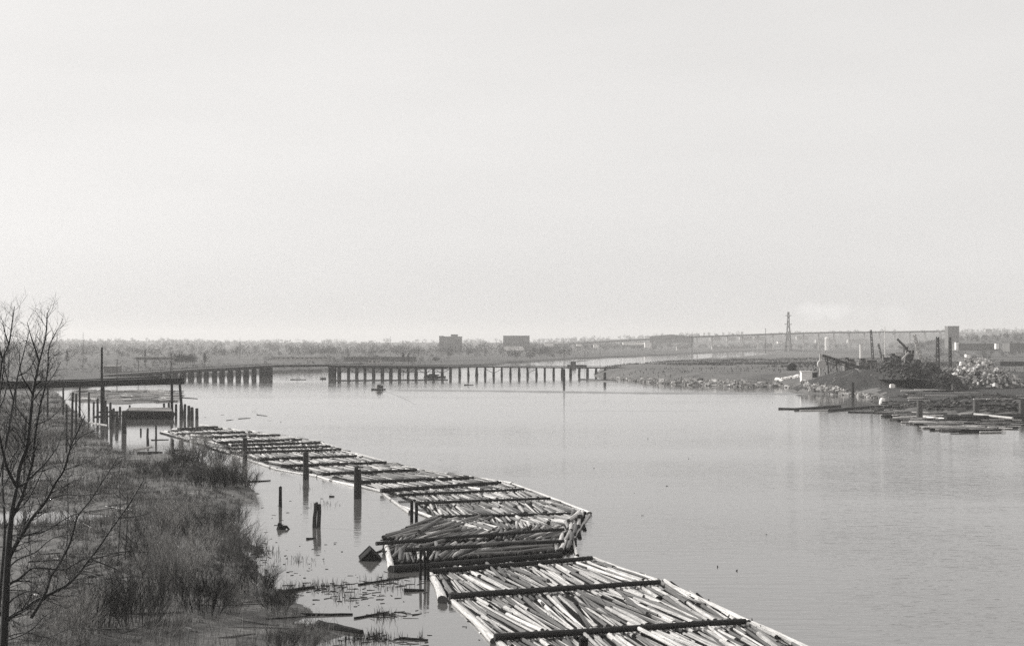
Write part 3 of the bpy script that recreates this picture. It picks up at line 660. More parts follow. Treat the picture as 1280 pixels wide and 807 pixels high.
# ------------------------------------------------------------------ pilings
GD = 'drift logs afloat near the marsh'
def drift(a, b, rad, label, m='old_wood', z=.06, cat='drift log', g=GD):
    A = W(*a, z); B = W(*b, z); mb = MB(); k = 6
    mb.tube([A.lerp(B, i/(k-1))+Vector((0, random.uniform(-.05, .05), 0)) for i in range(k)], [rad*(1.0-.5*i/(k-1)) for i in range(k)], 8, rough=.12)
    o = mb.build('drift_log', M[m], origin=A.lerp(B, .5)); return tag(o, label, cat, g)
def piling(px, ytop, ybase, wpx, label, group=None, lean=0, n=1, z0=None, m='pile', D=None, split=0, sp=.5, rf=.55):
    b = W(px, ybase) if D is None else P(px, ybase, D)
    if D is not None: b.z = 0
    D_ = b.y; top = zat(ytop, D_); r = wpx*D_/F/2
    mb = MB(); rr = random.Random(int(px*7+ytop))
    for i in range(n):
        off = (i-(n-1)/2)*2*r*sp/max(1, n-1); ri = r if n == 1 else r*rf
        h = top*(1-.12*i*rr.random()) if n > 1 else top
        k = 6; pts = []
        for j in range(k):
            t = j/(k-1); z = -1.4+(h+1.4)*t; bow = split*math.sin(t*math.pi)*(1 if i else -1)
            pts.append((off+lean*(z/ max(h, .1))+bow+rr.uniform(-.02, .02), rr.uniform(-.04, .04)+(i % 2)*.15, z))
        mb.tube(pts, [ri*(1.08-.16*j/(k-1)) for j in range(k)], 10, 0, rough=.06)
    if rr.random() < .7: mb.tube([(0, 0, top-.05), (r*.3, 0, top+.12)], [r*.55, r*.2], 6)
    o = mb.build('piling', M[m]); o.location = (b.x, b.y, 0); return tag(o, label, 'piling', group)
GP = 'tall pilings beside the log raft'
piling(306, 547, 583, 6.0, 'leftmost tall single piling beside the far raft, rising out of marsh brush', GP)
piling(382.3, 565, 599, 7.4, 'second tall piling from the marsh, smooth and straight in open water', GP)
piling(447, 583, 623, 9, 'third tall piling, bulging at the waterline against the far raft', GP, n=2, split=.07, sp=.35, rf=.6)
piling(395.5, 628.5, 659, 9, 'short split double piling leaning together in open water', GP, n=2, split=.07, lean=.12, sp=.42, rf=.56)
piling(350.5, 608, 633, 4.2, 'slender black post standing in the shallow inlet', GP, m='old_wood')
piling(517.5, 625, 652, 10, 'pair of dark posts standing close together at the far side of the grey bundle', GP, n=2, m='old_wood', sp=.6, rf=.42)
piling(530.5, 686, 724, 12, 'cluster of three thin dark posts at the corner of the nearest raft', GP, n=3, m='old_wood', sp=.7, rf=.3, split=.05)
piling(729.5, 797, 830, 13, 'dark piling whose top pokes up through the nearest raft at the bottom edge', GP, m='old_wood')
GB = 'pilings around the old barge'
for i, (x, yt, yb, w, lab) in enumerate([(155, 514, 541, 6, 'thick pale-capped piling at the near left corner of the barge'), (146, 514, 533, 4.5, 'dark piling left of the pale-capped one by the barge'), (184.5, 535, 548, 3, 'thin post standing in front of the barge'), (195, 532, 551, 2.5, 'thin black post with a low plank beside it'), (185, 548, 556, 3, 'stubby post left of the thin black post'),
        (216, 549, 557, 3, 'short post in the shallows near the raft tip'), (227.5, 550, 560, 3, 'short post closest to the raft tip'), (226, 505, 521, 3.4, 'first of the piling row right of the barge'), (231, 505, 523, 3.4, 'second of the piling row right of the barge'), (236, 507, 524, 3.8, 'third of the piling row right of the barge'), (240, 509, 526, 4.2, 'fourth, thickest of the piling row right of the barge'), (246, 510, 524, 4, 'outermost of the piling row right of the barge'),
        (220, 505, 520, 3.2, 'piling directly under the gantry beam near its outer posts'), (132, 500, 525, 2.6, 'thin piling in the mud left of the barge'), (122, 498, 523, 3, 'piling left of the barge before the log debris'), (127, 505, 528, 3, 'dark piling standing before the utility pole'), (111, 490, 515, 2.6, 'thin piling at the left shore pool'), (138, 503, 520, 3, 'piling behind the pale-capped one'), (205, 504, 512, 3, 'low piling behind the barge'), (211, 503, 512, 3, 'low piling behind the barge nearest the gantry posts')]):
    piling(x, yt, yb, w, lab, GB)
for i, (x, yt, yb, w, lab) in enumerate([(133.5, 508, 530, 3.4, 'dark piling in the cluster left of the barge, second from its hull'), (142, 510, 527, 3.2, 'dark piling crowded behind the pale-capped one'), (150, 508, 524, 3, 'short piling touching the barge left end'), (117, 502, 518, 2.6, 'thin piling at the inner end of the mud flat'), (139, 512, 536, 3.6, 'thick dark piling before the cluster left of the barge'), (162, 506, 515, 2.6, 'low piling behind the barge left end'), (176, 535, 541, 2.4, 'stub of a broken piling in front of the barge')]):
    piling(x, yt, yb, w, lab, GB)
drift((118, 521), (156, 519), .3, 'timber wale strapped along the piling cluster left of the barge', z=1.6); drift((124, 515), (152, 514), .25, 'second timber wale behind the piling cluster', z=1.9); drift((112, 528), (134, 531), .2, 'pale log afloat before the piling cluster', 'lgrey')
for i, (x, yt, yb, w, lab) in enumerate([(83, 505, 568, 2.6, 'slender leaning pole in the marsh behind the alder limbs'), (89, 490, 560, 3, 'tall dark pole in the marsh right of the leaning pole'), (95, 492, 562, 2.6, 'thin pole in the marsh nearest the shore pool'), (30, 520, 600, 2.6, 'thin dark pole standing in the marsh behind the alder trunk'), (79, 482, 520, 2.4, 'pole under the left part of the gantry beam')]):
    piling(x, yt, yb, w, lab, 'poles standing in the marsh', lean=.3*(i % 2))
GR = 'pilings along the scrapyard shore'
for (x, yt, yb, w, lab) in [(1066, 478, 496.5, 3.8, 'piling standing alone before the dark spoil mound'), (1149.5, 501, 523, 7.5, 'thick piling at the left end of the log float with pale left edge'), (1220, 500, 521, 7.5, 'thick piling in the middle of the log float'), (1246.5, 491, 514, 5.5, 'taller piling behind the right half of the log float'), (1277, 499, 521, 7, 'piling on the log float at the right frame edge'), (1192, 480, 501, 5, 'pale piling at the right end of the picket fence'), (756, 465, 476, 3.6, 'lone piling in front of the trestle landing')]:
    piling(x, yt, yb, w, lab, GR, m='pile' if x < 1100 else 'pale_pile')

# floating crate, stump, drift logs
p = W(462.5, 699); mb = MB(); s_ = 1.45
mt = Matrix.Rotation(R(20), 4, 'Z') @ Matrix.Rotation(R(45), 4, 'Y') @ Matrix.Rotation(R(12), 4, 'X')
mb.box((0, 0, 0), (s_, s_, s_)); 
for a in (-1, 1):
    for b in (-1, 1):
        mb.box((a*s_/2, b*s_/2, 0), (.12, .12, s_+.04)); mb.box((a*s_/2, 0, b*s_/2), (.12, s_+.04, .12)); mb.box((0, a*s_/2, b*s_/2), (s_+.04, .12, .12))
mb.v = [tuple(mt @ Vector(v)) for v in mb.v]; o = mb.build('crate', M['old_wood']); o.location = (p.x, p.y, .15); tag(o, 'dark wooden crate floating tilted corner-up beside the grey bundle', 'crate')
p = W(351, 661); mb = MB(); rr = random.Random(4)
mb.tube([(-.1, 0, -.5), (0, 0, .25), (-.25, 0, .75)], [.5, .42, .12], 9, rough=.15)
for a, L in ((0, 1.1), (.7, .7), (2.4, .6), (3.3, .5), (4.6, .5), (5.5, .8)): mb.tube([(0, 0, .2), (math.cos(a)*L*.6, math.sin(a)*L*.6, .28), (math.cos(a)*L, math.sin(a)*L, -.1)], [.3, .18, .05], 6, rough=.1)
o = mb.build('stump', M['old_wood']); o.location = (p.x, p.y, 0); tag(o, 'black root stump floating below the slender post in the inlet', 'stump')
GD = 'drift logs afloat near the marsh'
drift((309, 683), (327, 688), .42, 'stubby grey log washed against the marsh inlet'); drift((448, 730), (511, 720), .09, 'long thin stick floating below the tilted crate'); drift((372, 768), (441, 767), .16, 'thin dark log lying off the near shore point')
drift((398, 781), (452, 790), .45, 'heavy black log tapering into the water at the bottom shore'); drift((345, 741), (392, 733), .22, 'dark log lying along the near shore grass'); drift((505, 738), (530, 737), .22, 'short dark log touching the three thin posts'); drift((500, 797), (535, 799), .12, 'thin stick among reeds at the bottom edge')
drift((305, 602), (338, 600), .14, 'thin log floating right of the leftmost tall piling'); drift((383, 673), (394, 672), .14, 'short stick at the foot of the split piling'); drift((412, 620), (418, 620), .16, 'tiny log chip floating between the tall pilings')
drift((443, 772), (486, 764), .1, 'thin branch floating beside a reed patch'); drift((189, 549.5), (211, 549), .12, 'low plank lying behind the thin black post'); drift((168, 562), (190, 558), .3, 'pale plank at the shore below the barge', 'lgrey'); drift((171, 566), (203, 565), .3, 'dark timber along the shore below the barge'); drift((217, 562), (236, 563), .15, 'thin log on the shore near the raft tip')
drift((283, 525), (292, 524), .07, 'faint driftwood sliver in open water beyond the raft tip'); drift((298, 523), (313, 522), .09, 'second driftwood sliver beyond the raft tip'); drift((321, 518), (334, 519.5), .09, 'third driftwood sliver, farthest beyond the raft'); drift((363, 474.3), (383, 474.3), .35, 'long dark log floating in the bridge opening')
drift((120, 491), (160, 491), .5, 'dark log lying on the mud flat behind the barge'); drift((205, 495), (247, 498), .25, 'thin log trailing off the mud flat past the gantry posts'); drift((580, 481), (592, 481), .3, 'faint log floating before the trestle')
# birds on the water and raft
def bird(px, py, z, label):
    p = W(px, py, z); mb = MB()
    mb.tube([(-.28, 0, .02), (-.15, 0, .08), (.05, 0, .1), (.22, 0, .08)], [.02, .1, .13, .04], 8); mb.tube([(.16, 0, .1), (.24, 0, .22), (.27, 0, .28)], [.05, .045, .05], 6); mb.tube([(.27, 0, .28), (.37, 0, .27)], [.045, .012], 6)
    o = mb.build('water_bird', M['feather'], smooth=True); o.location = p; o.scale = (.55,)*3; o.rotation_euler = (0, 0, random.random()*6); tag(o, label, 'bird', 'water birds')
for a in [(897, 708, 0, 'small dark duck on open water nearer the raft than its companion'), (921, 713, 0, 'small dark duck farther right on open water'), (886, 750, .35, 'small bird perched on the raft edge log'), (911, 770, .35, 'bird perched on the raft edge near the lowest stick'), (940, 775, .6, 'bird at the right end of a boom stick'), (810, 548, 0, 'lone speck of a duck in mid river'), (351, 527, 0, 'duck on the calm water above the far raft'), (966, 503, 0, 'dark bird floating left of the scrapyard boom')]:
    bird(*a)

# ------------------------------------------------------------------ gantry beam, barge and poles at the left
D_g = W(215, 519).y
g = empty('timber_gantry', (xat(222, D_g), D_g, 0), 'long dark timber gantry beam on tall thin posts reaching over the barge', 'gantry')
mb = MB(); A = P(-60, 484, D_g*.93); B = P(229, 476, D_g); mb.bar(A, B, 2.2, 1.75); mb.bar(A+Vector((0, 0, 1.0)), B+Vector((-7, 0, 1.05)), 1.0, .3); mb.build('beam', M['old_wood'], g)
for x, yb in ((215, 519), (226, 520)):
    for dy in (-1.0,):
        mb = MB(); q = W(x, yb); mb.tube([(q.x+(.5 if x > 220 else 0), q.y, -1), (xat(x-(1.3 if x > 220 else 0), D_g), D_g, zat(477, D_g))], [.45, .36], 8); mb.build('post', M['old_wood'], g)
for x in (20, 60, 100, 130):
    mb = MB(); D2 = D_g*(.945+.05*x/229); mb.tube([(xat(x, D2), D2, -1), (xat(x, D2), D2, zat(483, D2))], [.3, .26], 7); mb.build('post', M['old_wood'], g)
for x in (213.5, 225.5):
    mb = MB(); mb.box((xat(x, D_g), D_g, zat(472.5, D_g)), (.35, .35, 1.3)); mb.build('bollard', M['old_wood'], g)
q = W(184, 523.5); yb = q.y; g = empty('barge', (xat(185, yb), yb+4, 0), 'low dark flat barge moored among pilings with planked sloping deck', 'barge')
x0, x1 = xat(158, yb), xat(217, yb); h0 = zat(515.5, yb); mb = MB()
xb0, xb1 = xat(161, yb+10), xat(215, yb+10)
vs = [(x0, yb, -.6), (x1, yb, -.6), (xb1, yb+10, -.6), (xb0, yb+10, -.6), (x0-.8, yb-.6, h0), (x1+.6, yb-.6, h0*.92), (xb1, yb+10, h0*.92+.8), (xb0, yb+10, h0+.8)]
mb.add(vs, [(0, 3, 2, 1), (4, 5, 6, 7), (0, 1, 5, 4), (1, 2, 6, 5), (2, 3, 7, 6), (3, 0, 4, 7)]); mb.build('hull', M['old_wood'], g)
mb = MB()
for i in range(6): yy = yb+.4+i*1.6; t_ = (yy-yb)/10; mb.box(((x0*(1-t_)+xb0*t_+x1*(1-t_)+xb1*t_)/2, yy, h0+.12+.8*t_+.09*(i % 2)), ((x1-x0)*(1-t_)+(xb1-xb0)*t_-.8, 1.4, .3), 0)
mb.build('deck', M['lgrey'], g)
mb = MB(); mb.bar((x0, yb-.5, h0+.35), (x1, yb-.5, h0*.92+.35), .25, .5); mb.build('coaming', M['boom'], g)
mb = MB(); mb.box((xat(155, yb)+.3, yb+1, h0+.1), (1.6, 1.6, .9)); mb.build('winch_box', M['lgrey'], g)
mb = MB()
for i in range(9): xx = x0+(x1-x0)*(i+.5)/9; mb.bar((xx, yb-.35, -.1), (xx-.1, yb-.68, h0*.96), .3, .18)
mb.build('strakes', M['pile'], g)
def pole(px, ytop, D, zb, r, label, arms=0, m='old_wood', lampy=False, group='utility poles on the far bank', name='utility_pole'):
    x = xat(px, D); zt = zat(ytop, D); root = empty(name, (x, D, zb), label, 'pole', group)
    mb = MB(); mb.tube([(x, D, zb-.5), (x, D, zt)], [r, r*.7], 6); mb.build('shaft', M[m], root)
    for i in range(arms):
        mb = MB(); mb.bar((x-1.3, D, zt-.8-1.1*i), (x+1.3, D, zt-.8-1.1*i), .18, .2); mb.build('cross_arm', M[m], root)
    if lampy: mb = MB(); mb.tube([(x, D, zt-.6), (x, D, zt+.5)], [1.0, 1.0], 8); mb.build('lamp_head', M[m], root)
pole(127.5, 434, W(127, 528).y, 0, .38, 'thick tall pole rising through the gantry beam left of the barge')
for a in [(146.5, 448, 760, 1, .22, 'slim pole with short arm behind the gantry beam', 1), (214, 440, 780, 1, .3, 'utility pole with cross arms above the gantry outer posts', 2), (104, 415, 900, 2, .12, 'very tall hairline mast on the left skyline'), (173, 450, 830, 2, .2, 'pole between the barge and the far houses', 1), (300, 422, 1500, 2, .22, 'hairline mast over the left wooded skyline'), (731, 422, 1700, 2, .3, 'hairline mast left of the highway bridge start'), (750, 419, 1750, 2, .25, 'second hairline mast at the highway bridge start'), (957, 410, 2200, 2, .5, 'mast with a lamp cluster above the highway bridge', 1), (865, 415, 2300, 2, .6, 'pole with a dark knob at the end of the long shed', 0), (488, 420, 1700, 2, .2, 'faint mast above the central woods')]:
    pole(*a)
D = W(705, 476).y; x = xat(705, D); g = empty('river_marker', (x, D, 0), 'thin tall marker mast on a thick piling standing before the trestle', 'marker')
mb = MB(); mb.tube([(x, D, -1), (x, D, zat(461, D))], [.75, .6], 8); mb.build('piling_base', M['old_wood'], g); mb = MB(); mb.tube([(x, D, zat(461, D)-.2), (x, D, zat(426, D))], [.17, .1], 6); mb.build('mast', M['dark'], g)

# ------------------------------------------------------------------ far land
def slab(name, pts, z, m, skirt=6, label=None):
    mb = bmesh.new(); top = [mb.verts.new((p[0], p[1], z)) for p in pts]; cx = sum(p[0] for p in pts)/len(pts); cy = sum(p[1] for p in pts)/len(pts)
    f = mb.faces.new(top)
    if f.normal.z < 0 or True: mb.normal_update()
    low = []
    for i, p in enumerate(pts):
        a = Vector(pts[i-1]); b = Vector(pts[(i+1) % len(pts)]); t = (b-a).normalized(); n = Vector((t.y, -t.x)); low.append(mb.verts.new((p[0]+n.x*skirt, p[1]+n.y*skirt, -.5)))
    for i in range(len(pts)): j = (i+1) % len(pts); mb.faces.new((top[i], low[i], low[j], top[j]))
    bmesh.ops.triangulate(mb, faces=[f]); bmesh.ops.recalc_face_normals(mb, faces=mb.faces)
    me = bpy.data.meshes.new(name); mb.to_mesh(me); mb.free(); me.materials.append(m); o = bpy.data.objects.new(name, me); COL.objects.link(o); o['kind'] = 'structure'
    if label: o['label'] = label
    return o
def jag(px, k=4, a=6, seed=1):
    r = random.Random(seed); out = []
    for i in range(len(px)-1):
        A = W(*px[i]); B = W(*px[i+1])
        for j in range(k): p = A.lerp(B, j/k); s = a*p.y/1500; out.append((p.x+r.uniform(-s, s), p.y+r.uniform(-s, s)*2))
    out.append(tuple(W(*px[-1])[:2])); return out
farpts = jag([(-180, 490), (40, 487), (120, 481), (150, 475), (220, 470.5), (300, 467.5), (345, 465.5), (400, 463.5), (460, 461.8), (560, 459), (640, 453.5), (700, 449.5), (760, 446.8), (880, 441.3), (960, 438.2), (1000, 437), (1060, 435.6), (1110, 434.4)], 5, 8)
farpts = farpts+[(1500, 4400), (13000, 4600), (13000, 13500), (-13000, 13500), (-13000, 600)]
slab('far_bank', farpts, 1.6, M['field'], 5, 'flat far bank of fields and woods beyond the river')
# mud flat with drift behind the barge
mf = [tuple(W(x, y)[:2]) for x, y in ((92, 487), (150, 489), (200, 490), (232, 494), (222, 499), (190, 502), (150, 505), (112, 503), (88, 500))]
def mud_h(X, Y): d = sdist(X, Y, mf); return np.where(d > 0, .25, d*.1)+(fbm(X*.2, Y*.2, 5)-.5)*.6
grid('mud_flat', np.arange(-190, -80, 1.5), np.arange(480, 680, 2), mud_h, M['mud'])
dl = MB(); rr = random.Random(3)
for i in range(130):
    p = W(rr.uniform(100, 222), rr.uniform(488, 502)); a = rr.uniform(-.5, .5)+rr.choice((0, 0, 1.3)); L = rr.uniform(2, 9); d = Vector((math.cos(a), math.sin(a), 0))*L/2
    p.z = .35; dl.tube([p-d, p+d], [.3, .22], 6, rr.choice((0, 0, 1)))
o = dl.build('drift_debris', [M['pale_log'], M['grey_log']]); tag(o, 'jumble of stranded drift logs and bark on the mud flat', kind='stuff')

# right-hand land
shore_r = [(742, 470), (770, 472.5), (800, 477), (850, 480.5), (900, 482.5), (935, 484), (965, 482), (985, 483.5), (1003, 486.5), (1012, 491), (1060, 494), (1100, 498), (1106, 508), (1130, 515), (1180, 518), (1290, 520), (1400, 523)]
land_r = [tuple(W(x, y)[:2]) for x, y in shore_r]+[(900, 700), (1400, 2500)]+[tuple(W(x, y)[:2]) for x, y in ((1300, 440), (1140, 440.2), (1060, 439), (1000, 440), (960, 442.5), (905, 448), (860, 450), (830, 452.5), (790, 456), (750, 460))]
bumps = [(1030, 640, 10.5, 9, 8.5), ]
def mound(X, Y, px, D, w, dpt, h): cx = xat(px, D); return h*np.clip(1-np.sqrt(((X-cx)/w)**2+((Y-D)/dpt)**2), 0, 1)**.62
flat_edge = tuple(W(1104, 500)[:2])
def mounds(X, Y):
    r = 0
    for px, D, w, dp, h in ((1022, 612, 12, 24, 5.5), (1036, 606, 14, 30, 8.2), (1052, 602, 15, 34, 9.9), (1066, 598, 14, 36, 10.5), (1080, 596, 14, 36, 10.7), (1093, 592, 13, 36, 10.6), (1102, 590, 9, 32, 9.8)): r = np.maximum(r, mound(X, Y, px, D, w, dp, h))
    return r
def land_h(X, Y):
    d = sdist(X, Y, land_r)+(fbm(X*.06, Y*.06, 13)-.5)*5
    low = np.clip((X-xat(1100, 560))/25, 0, 1)*np.clip((700-Y)/80, 0, 1)          # the log yard shore is low and flat
    H = 5.2*(1-low)+1.6*low; wd = 15*(1-low)+22*low
    z = np.where(d > 0, H*(1-np.exp(-np.maximum(d, 0)/wd*1.8)), d*.3)
    z = z+(fbm(X*.08, Y*.08, 17)-.5)*1.6*np.clip(d/10, 0, 1)*(1-.7*low)
    z = z-2.6*np.clip((Y-950)/250, 0, 1)*np.clip(d/10, 0, 1)
    mm = mounds(X, Y)
    return np.maximum(z, mm-.4+(fbm(X*.3, Y*.3, 19)-.5)*.9*(mm > .1))
xs = np.arange(50, 470, 2.2); ys = np.concatenate([np.arange(380, 760, 2.2), np.arange(760, 1250, 5), np.arange(1250, 2600, 25)])
o = grid('right_bank', xs, ys, land_h, M['earth'], 'low bare bank with rail grade on the right shore')
slab('right_fields', [(465, 560), (2600, 560), (2600, 2900), (440, 2590), (468, 1250)], 2.4, M['field'], 4)
def lz(x, y): return float(land_h(np.array([float(x)]), np.array([float(y)]))[0])
# spoil mound skin
def patch(name, px, D, w, dpt, m, label, cat):
    cx = xat(px, D); xs = np.arange(cx-w, cx+w+.1, 1.2); ys = np.arange(D-dpt, D+dpt, 1.2); X, Y = np.meshgrid(xs, ys)
    Z = land_h(X, Y)+.05; v = np.stack([X.ravel(), Y.ravel(), Z.ravel()], 1); nx = len(xs)
    i = (np.arange(len(ys)-1)[:, None]*nx+np.arange(nx-1)[None]).ravel(); q = np.stack([i, i+1, i+nx+1, i+nx], 1)
    mk = mounds(X, Y).ravel()
    q = q[mk[q].min(1) > .7]; o = bigmesh(name, v, q, m, 4); tag(o, label, cat); return o
def yard_patch():
    xs = np.arange(125, 330, 2.2); ys = np.arange(390, 760, 2.2); X, Y = np.meshgrid(xs, ys); Z = land_h(X, Y)+.04; v = np.stack([X.ravel(), Y.ravel(), Z.ravel()], 1); nx = len(xs)
    i = (np.arange(len(ys)-1)[:, None]*nx+np.arange(nx-1)[None]).ravel(); q = np.stack([i, i+1, i+nx+1, i+nx], 1)
    k = (((X > xat(1090, 1)*Y+(fbm(X*.1, Y*.1, 3)-.5)*14) | ((mounds(X, Y) > .1) )) & (Z > .12)).ravel(); q = q[k[q].min(1)]
    bigmesh('yard_ground', v, q, M['soil'], 4, 'structure')
yard_patch()
patch('spoil_mound', 1060, 600, 46, 42, M['soil'], 'big dark mound of spoil sloping to the riprap shore', 'mound')

# riprap stones: one loose band nobody could count, and a few large blocks
def rocks(name, pxs, n, seed, smin, smax, up, label, m='rock'):
    rr = random.Random(seed); mb = MB()
    for i in range(n):
        k = rr.random()*(len(pxs)-1); j = int(k); t = k-j; x = pxs[j][0]*(1-t)+pxs[j+1][0]*t; y = pxs[j][1]*(1-t)+pxs[j+1][1]*t
        p = W(x, y); p.y += rr.uniform(-2, up); z = max(lz(p.x, p.y), -.1); s = rr.uniform(smin, smax)
        m_ = Matrix.Translation((p.x, p.y, z+s*.1)) @ Matrix.Rotation(rr.random()*6, 4, 'Z') @ Matrix.Rotation(rr.random()*6, 4, 'X')
        vs = [tuple(m_ @ Vector((a*s*rr.uniform(.5, 1), b*s*rr.uniform(.4, .8), c*s*rr.uniform(.3, .7)))) for a in (-1, 1) for b in (-1, 1) for c in (-1, 1)]
        mb.add(vs, [(0, 1, 3, 2), (4, 6, 7, 5), (0, 4, 5, 1), (2, 3, 7, 6), (0, 2, 6, 4), (1, 5, 7, 3)])
    o = mb.build(name, M[m]); tag(o, label, kind='stuff'); return o
rocks('riprap', [(765, 472.5), (800, 477), (850, 480.5), (900, 482.5), (935, 484), (975, 482.5)], 900, 1, .4, 1.5, 9, 'band of pale riprap stones along the right bank waterline')
rocks('riprap', [(975, 483), (1003, 486.5), (1012, 491), (1060, 494), (1100, 498)], 700, 2, .35, 1.2, 7, 'pale rubble at the foot of the dark spoil mound')
rocks('riprap', [(1104, 505), (1130, 514), (1180, 517), (1290, 519)], 500, 4, .2, .8, 14, 'scattered rubble along the log yard shore', 'yard_stone')

# weeds / scrub on the right bank
rs = np.random.RandomState(77); n = 60000; X = rs.uniform(60, 460, n); Y = rs.uniform(560, 1500, n); k = X < .37*Y+10; X = X[k]; Y = Y[k]
k = fbm(X*.03, Y*.03, 71) > .47; X = X[k]; Y = Y[k]; Z = land_h(X, Y); k = (Z > 1.5) & (mounds(X, Y) < .2) & ~((Y < 690) & (X > xat(1000, 1)*Y)) & ((Y > 890) | (rs.rand(len(X)) < .2)); X = X[k]; Y = Y[k]; Z = Z[k]
o = stems('bank_scrub', X, Y, Z, .5+1.3*rs.rand(len(X)), .8, .35, M['dtwig'], 9); tag(o, 'low dark scrub and weeds over the right bank')

# ------------------------------------------------------------------ trestle bridge
way = [(130, 468.2, 800), (240, 461.2, 835), (330, 456.6, 855), (415, 455.8, 862), (560, 457.2, 878), (700, 458.4, 895), (772, 459.0, 905), (900, 459.6, 925)]
def wy(px):
    for i in range(len(way)-1):
        a, b = way[i], way[i+1]
        if px <= b[0] or i == len(way)-2:
            t = (px-a[0])/(b[0]-a[0]); D = a[2]*(1-t)+b[2]*t; y = a[1]*(1-t)+b[1]*t; return Vector((xat(px, D), D, zat(y, D)))
mid = wy(450); g = empty('trestle_bridge', (mid.x, mid.y, 0), 'long low timber trestle bridge with an open swing span, crossing the river', 'bridge')
def run(name, x0, x1, w, h, dz, m, step=12, dy=0):
    mb = MB(); n = max(1, int(abs(x1-x0)/step)); prev = wy(x0)
    for i in range(1, n+1):
        q = wy(x0+(x1-x0)*i/n); o_ = Vector((0, dy, dz)); mb.bar(prev+o_, q+o_, w, h); prev = q
    return mb.build(name, M[m], g)
run('deck', 130, 341, 7, .9, -.45, 'deck'); run('deck', 411, 900, 7, .75, -.38, 'deck'); o = run('swing_span', 341, 411, 6, 1.1, -.4, 'trestle')
run('guard_rail', 130, 341, .35, .35, .75, 'trestle', dy=-3.3); run('guard_rail', 411, 772, .35, .3, .6, 'trestle', dy=-3.3); run('chord', 411, 560, .5, 1.1, -1.2, 'trestle', dy=-3.3); run('chord', 130, 341, .5, 1.2, -1.3, 'trestle', dy=-3.3)
def bent(px, piles=5, r=.42, wide=7.5, solid=False):
    c = wy(px); mb = MB()
    for i in range(piles):
        t = i/(piles-1)-.5; mb.tube([(c.x+random.uniform(-.45, .45), c.y+t*wide*1.25, -1.5), (c.x+random.uniform(-.15, .15), c.y+t*wide*.85, c.z-.7)], [r*1.1, r], 6)
    mb.box((c.x, c.y, c.z-1.0), (1.0, wide*1.1, .6)); mb.bar((c.x, c.y-wide*.55, 1), (c.x, c.y+wide*.45, c.z-1.2), .3, .3); mb.bar((c.x, c.y+wide*.55, 1), (c.x, c.y-wide*.45, c.z-1.2), .3, .3)
    mb.build('bent', M['trestle'], g)
x = 424.5
bx_ = []
while x < 784: bent(x+random.uniform(-.5, .5), r=(.72 if x < 560 else .64)*random.uniform(.85, 1.1)); bx_.append(x); x += 10.7
x = 318
while x > 140: bent(x+random.uniform(-.5, .5), r=.8*random.uniform(.85, 1.1)); x -= 9.9
for a, b in ((326, 340), (412, 419.5)):
    A = wy(a); B = wy(b); mb = MB(); nx = 5 if b-a > 10 else 3
    for i in range(nx):
        for j in range(6): X = A.x+(B.x-A.x)*(i+.5)/nx; mb.tube([(X, A.y-4.5+j*1.8, -1.5), (X, A.y-4+j*1.6, A.z-.2)], [.75, .7], 7)
    mb.bar((A.x, A.y-4.8, A.z*.5), (B.x, A.y-4.8, A.z*.5), .4, .5); mb.bar((A.x, A.y-4.6, A.z-.6), (B.x, A.y-4.6, A.z-.6), .5, 1.2); mb.bar((A.x, A.y-4.8, 1.0), (B.x, A.y-4.8, 1.0), .4, .5)
    mb.build('pier', M['trestle'], g)
for i, x in enumerate(bx_[:-1]):
    if i < 13 or i in (17, 18, 22):
        a = wy(x); b = wy(bx_[i+1]); mb = MB(); lo, hi = (1.5, a.z-1.4)
        if i % 2: lo, hi = hi, lo
        mb.bar((a.x, a.y-3.9, lo), (b.x, b.y-3.9, hi), .28, .28)
        if i < 12: mb.bar((a.x, a.y-3.95, 2.6), (b.x, b.y-3.95, 2.6), .3, .35)
        mb.build('brace', M['trestle'], g)
# log boom fenders on the water along the trestle
def rd(a, b, rad, label, m='boom', z=.1, g='boom logs afloat at the scrapyard shore', name='boom_stick', cat='boom stick', zb=None):
    A = W(*a, z); B = W(*b, zb if zb is not None else z); mb = MB(); mb.tube([A, A.lerp(B, .5), B], [rad, rad*.95, rad*.85], 8, rough=.05); o = mb.build(name, M[m], origin=A.lerp(B, .5)); return tag(o, label, cat, g)
rd((420, 475.5), (560, 474.5), .35, 'fender log floating along the near face of the trestle', g='fender logs at the trestle'); rd((726, 473.8), (770, 475.2), .4, 'float log at the trestle landing', g='fender logs at the trestle'); rd((736, 475.4), (772, 476.8), .35, 'pale near float log at the trestle landing', 'mgrey', g='fender logs at the trestle')
# debris island by the trestle
p = W(544, 471.5); mb = MB(); rr = random.Random(9)
for i in range(60):
    u = rr.random(); xx = p.x-5+10.5*u; hgt = 1.6*math.sin(min(1, u*1.6)*math.pi)**1+.4; z = rr.uniform(0, max(.3, hgt)); a = rr.uniform(-.6, .6); L = rr.uniform(1.5, 4)
    mb.bar((xx-math.cos(a)*L/2, p.y+rr.uniform(-2, 2), z-math.sin(a)*.6), (xx+math.cos(a)*L/2, p.y+rr.uniform(-2, 2), z+math.sin(a)*.6), .6, .6)
o = mb.build('debris_heap', M['old_wood'], origin=(p.x, p.y, 0)); tag(o, 'heap of dark snagged driftwood against the trestle', 'debris heap')
p = W(404, 473.5); mb = MB(); mb.tube([(-1.8, 0, 0), (1.6, 0, .2)], [.35, .3], 7)
for a, b in (((0, 0, 0), (-.6, 0, 1.6)), ((0, 0, 0), (.8, 0, 1.2)), ((-.5, 0, .2), (-1.5, 0, .9)), ((.5, 0, 0), (1.7, 0, 1.0))): mb.tube([a, b], [.3, .1], 6)
o = mb.build('snag', M['old_wood']); o.location = (p.x, p.y, 0); tag(o, 'dark root snag floating in the swing opening beside the pier', 'snag')
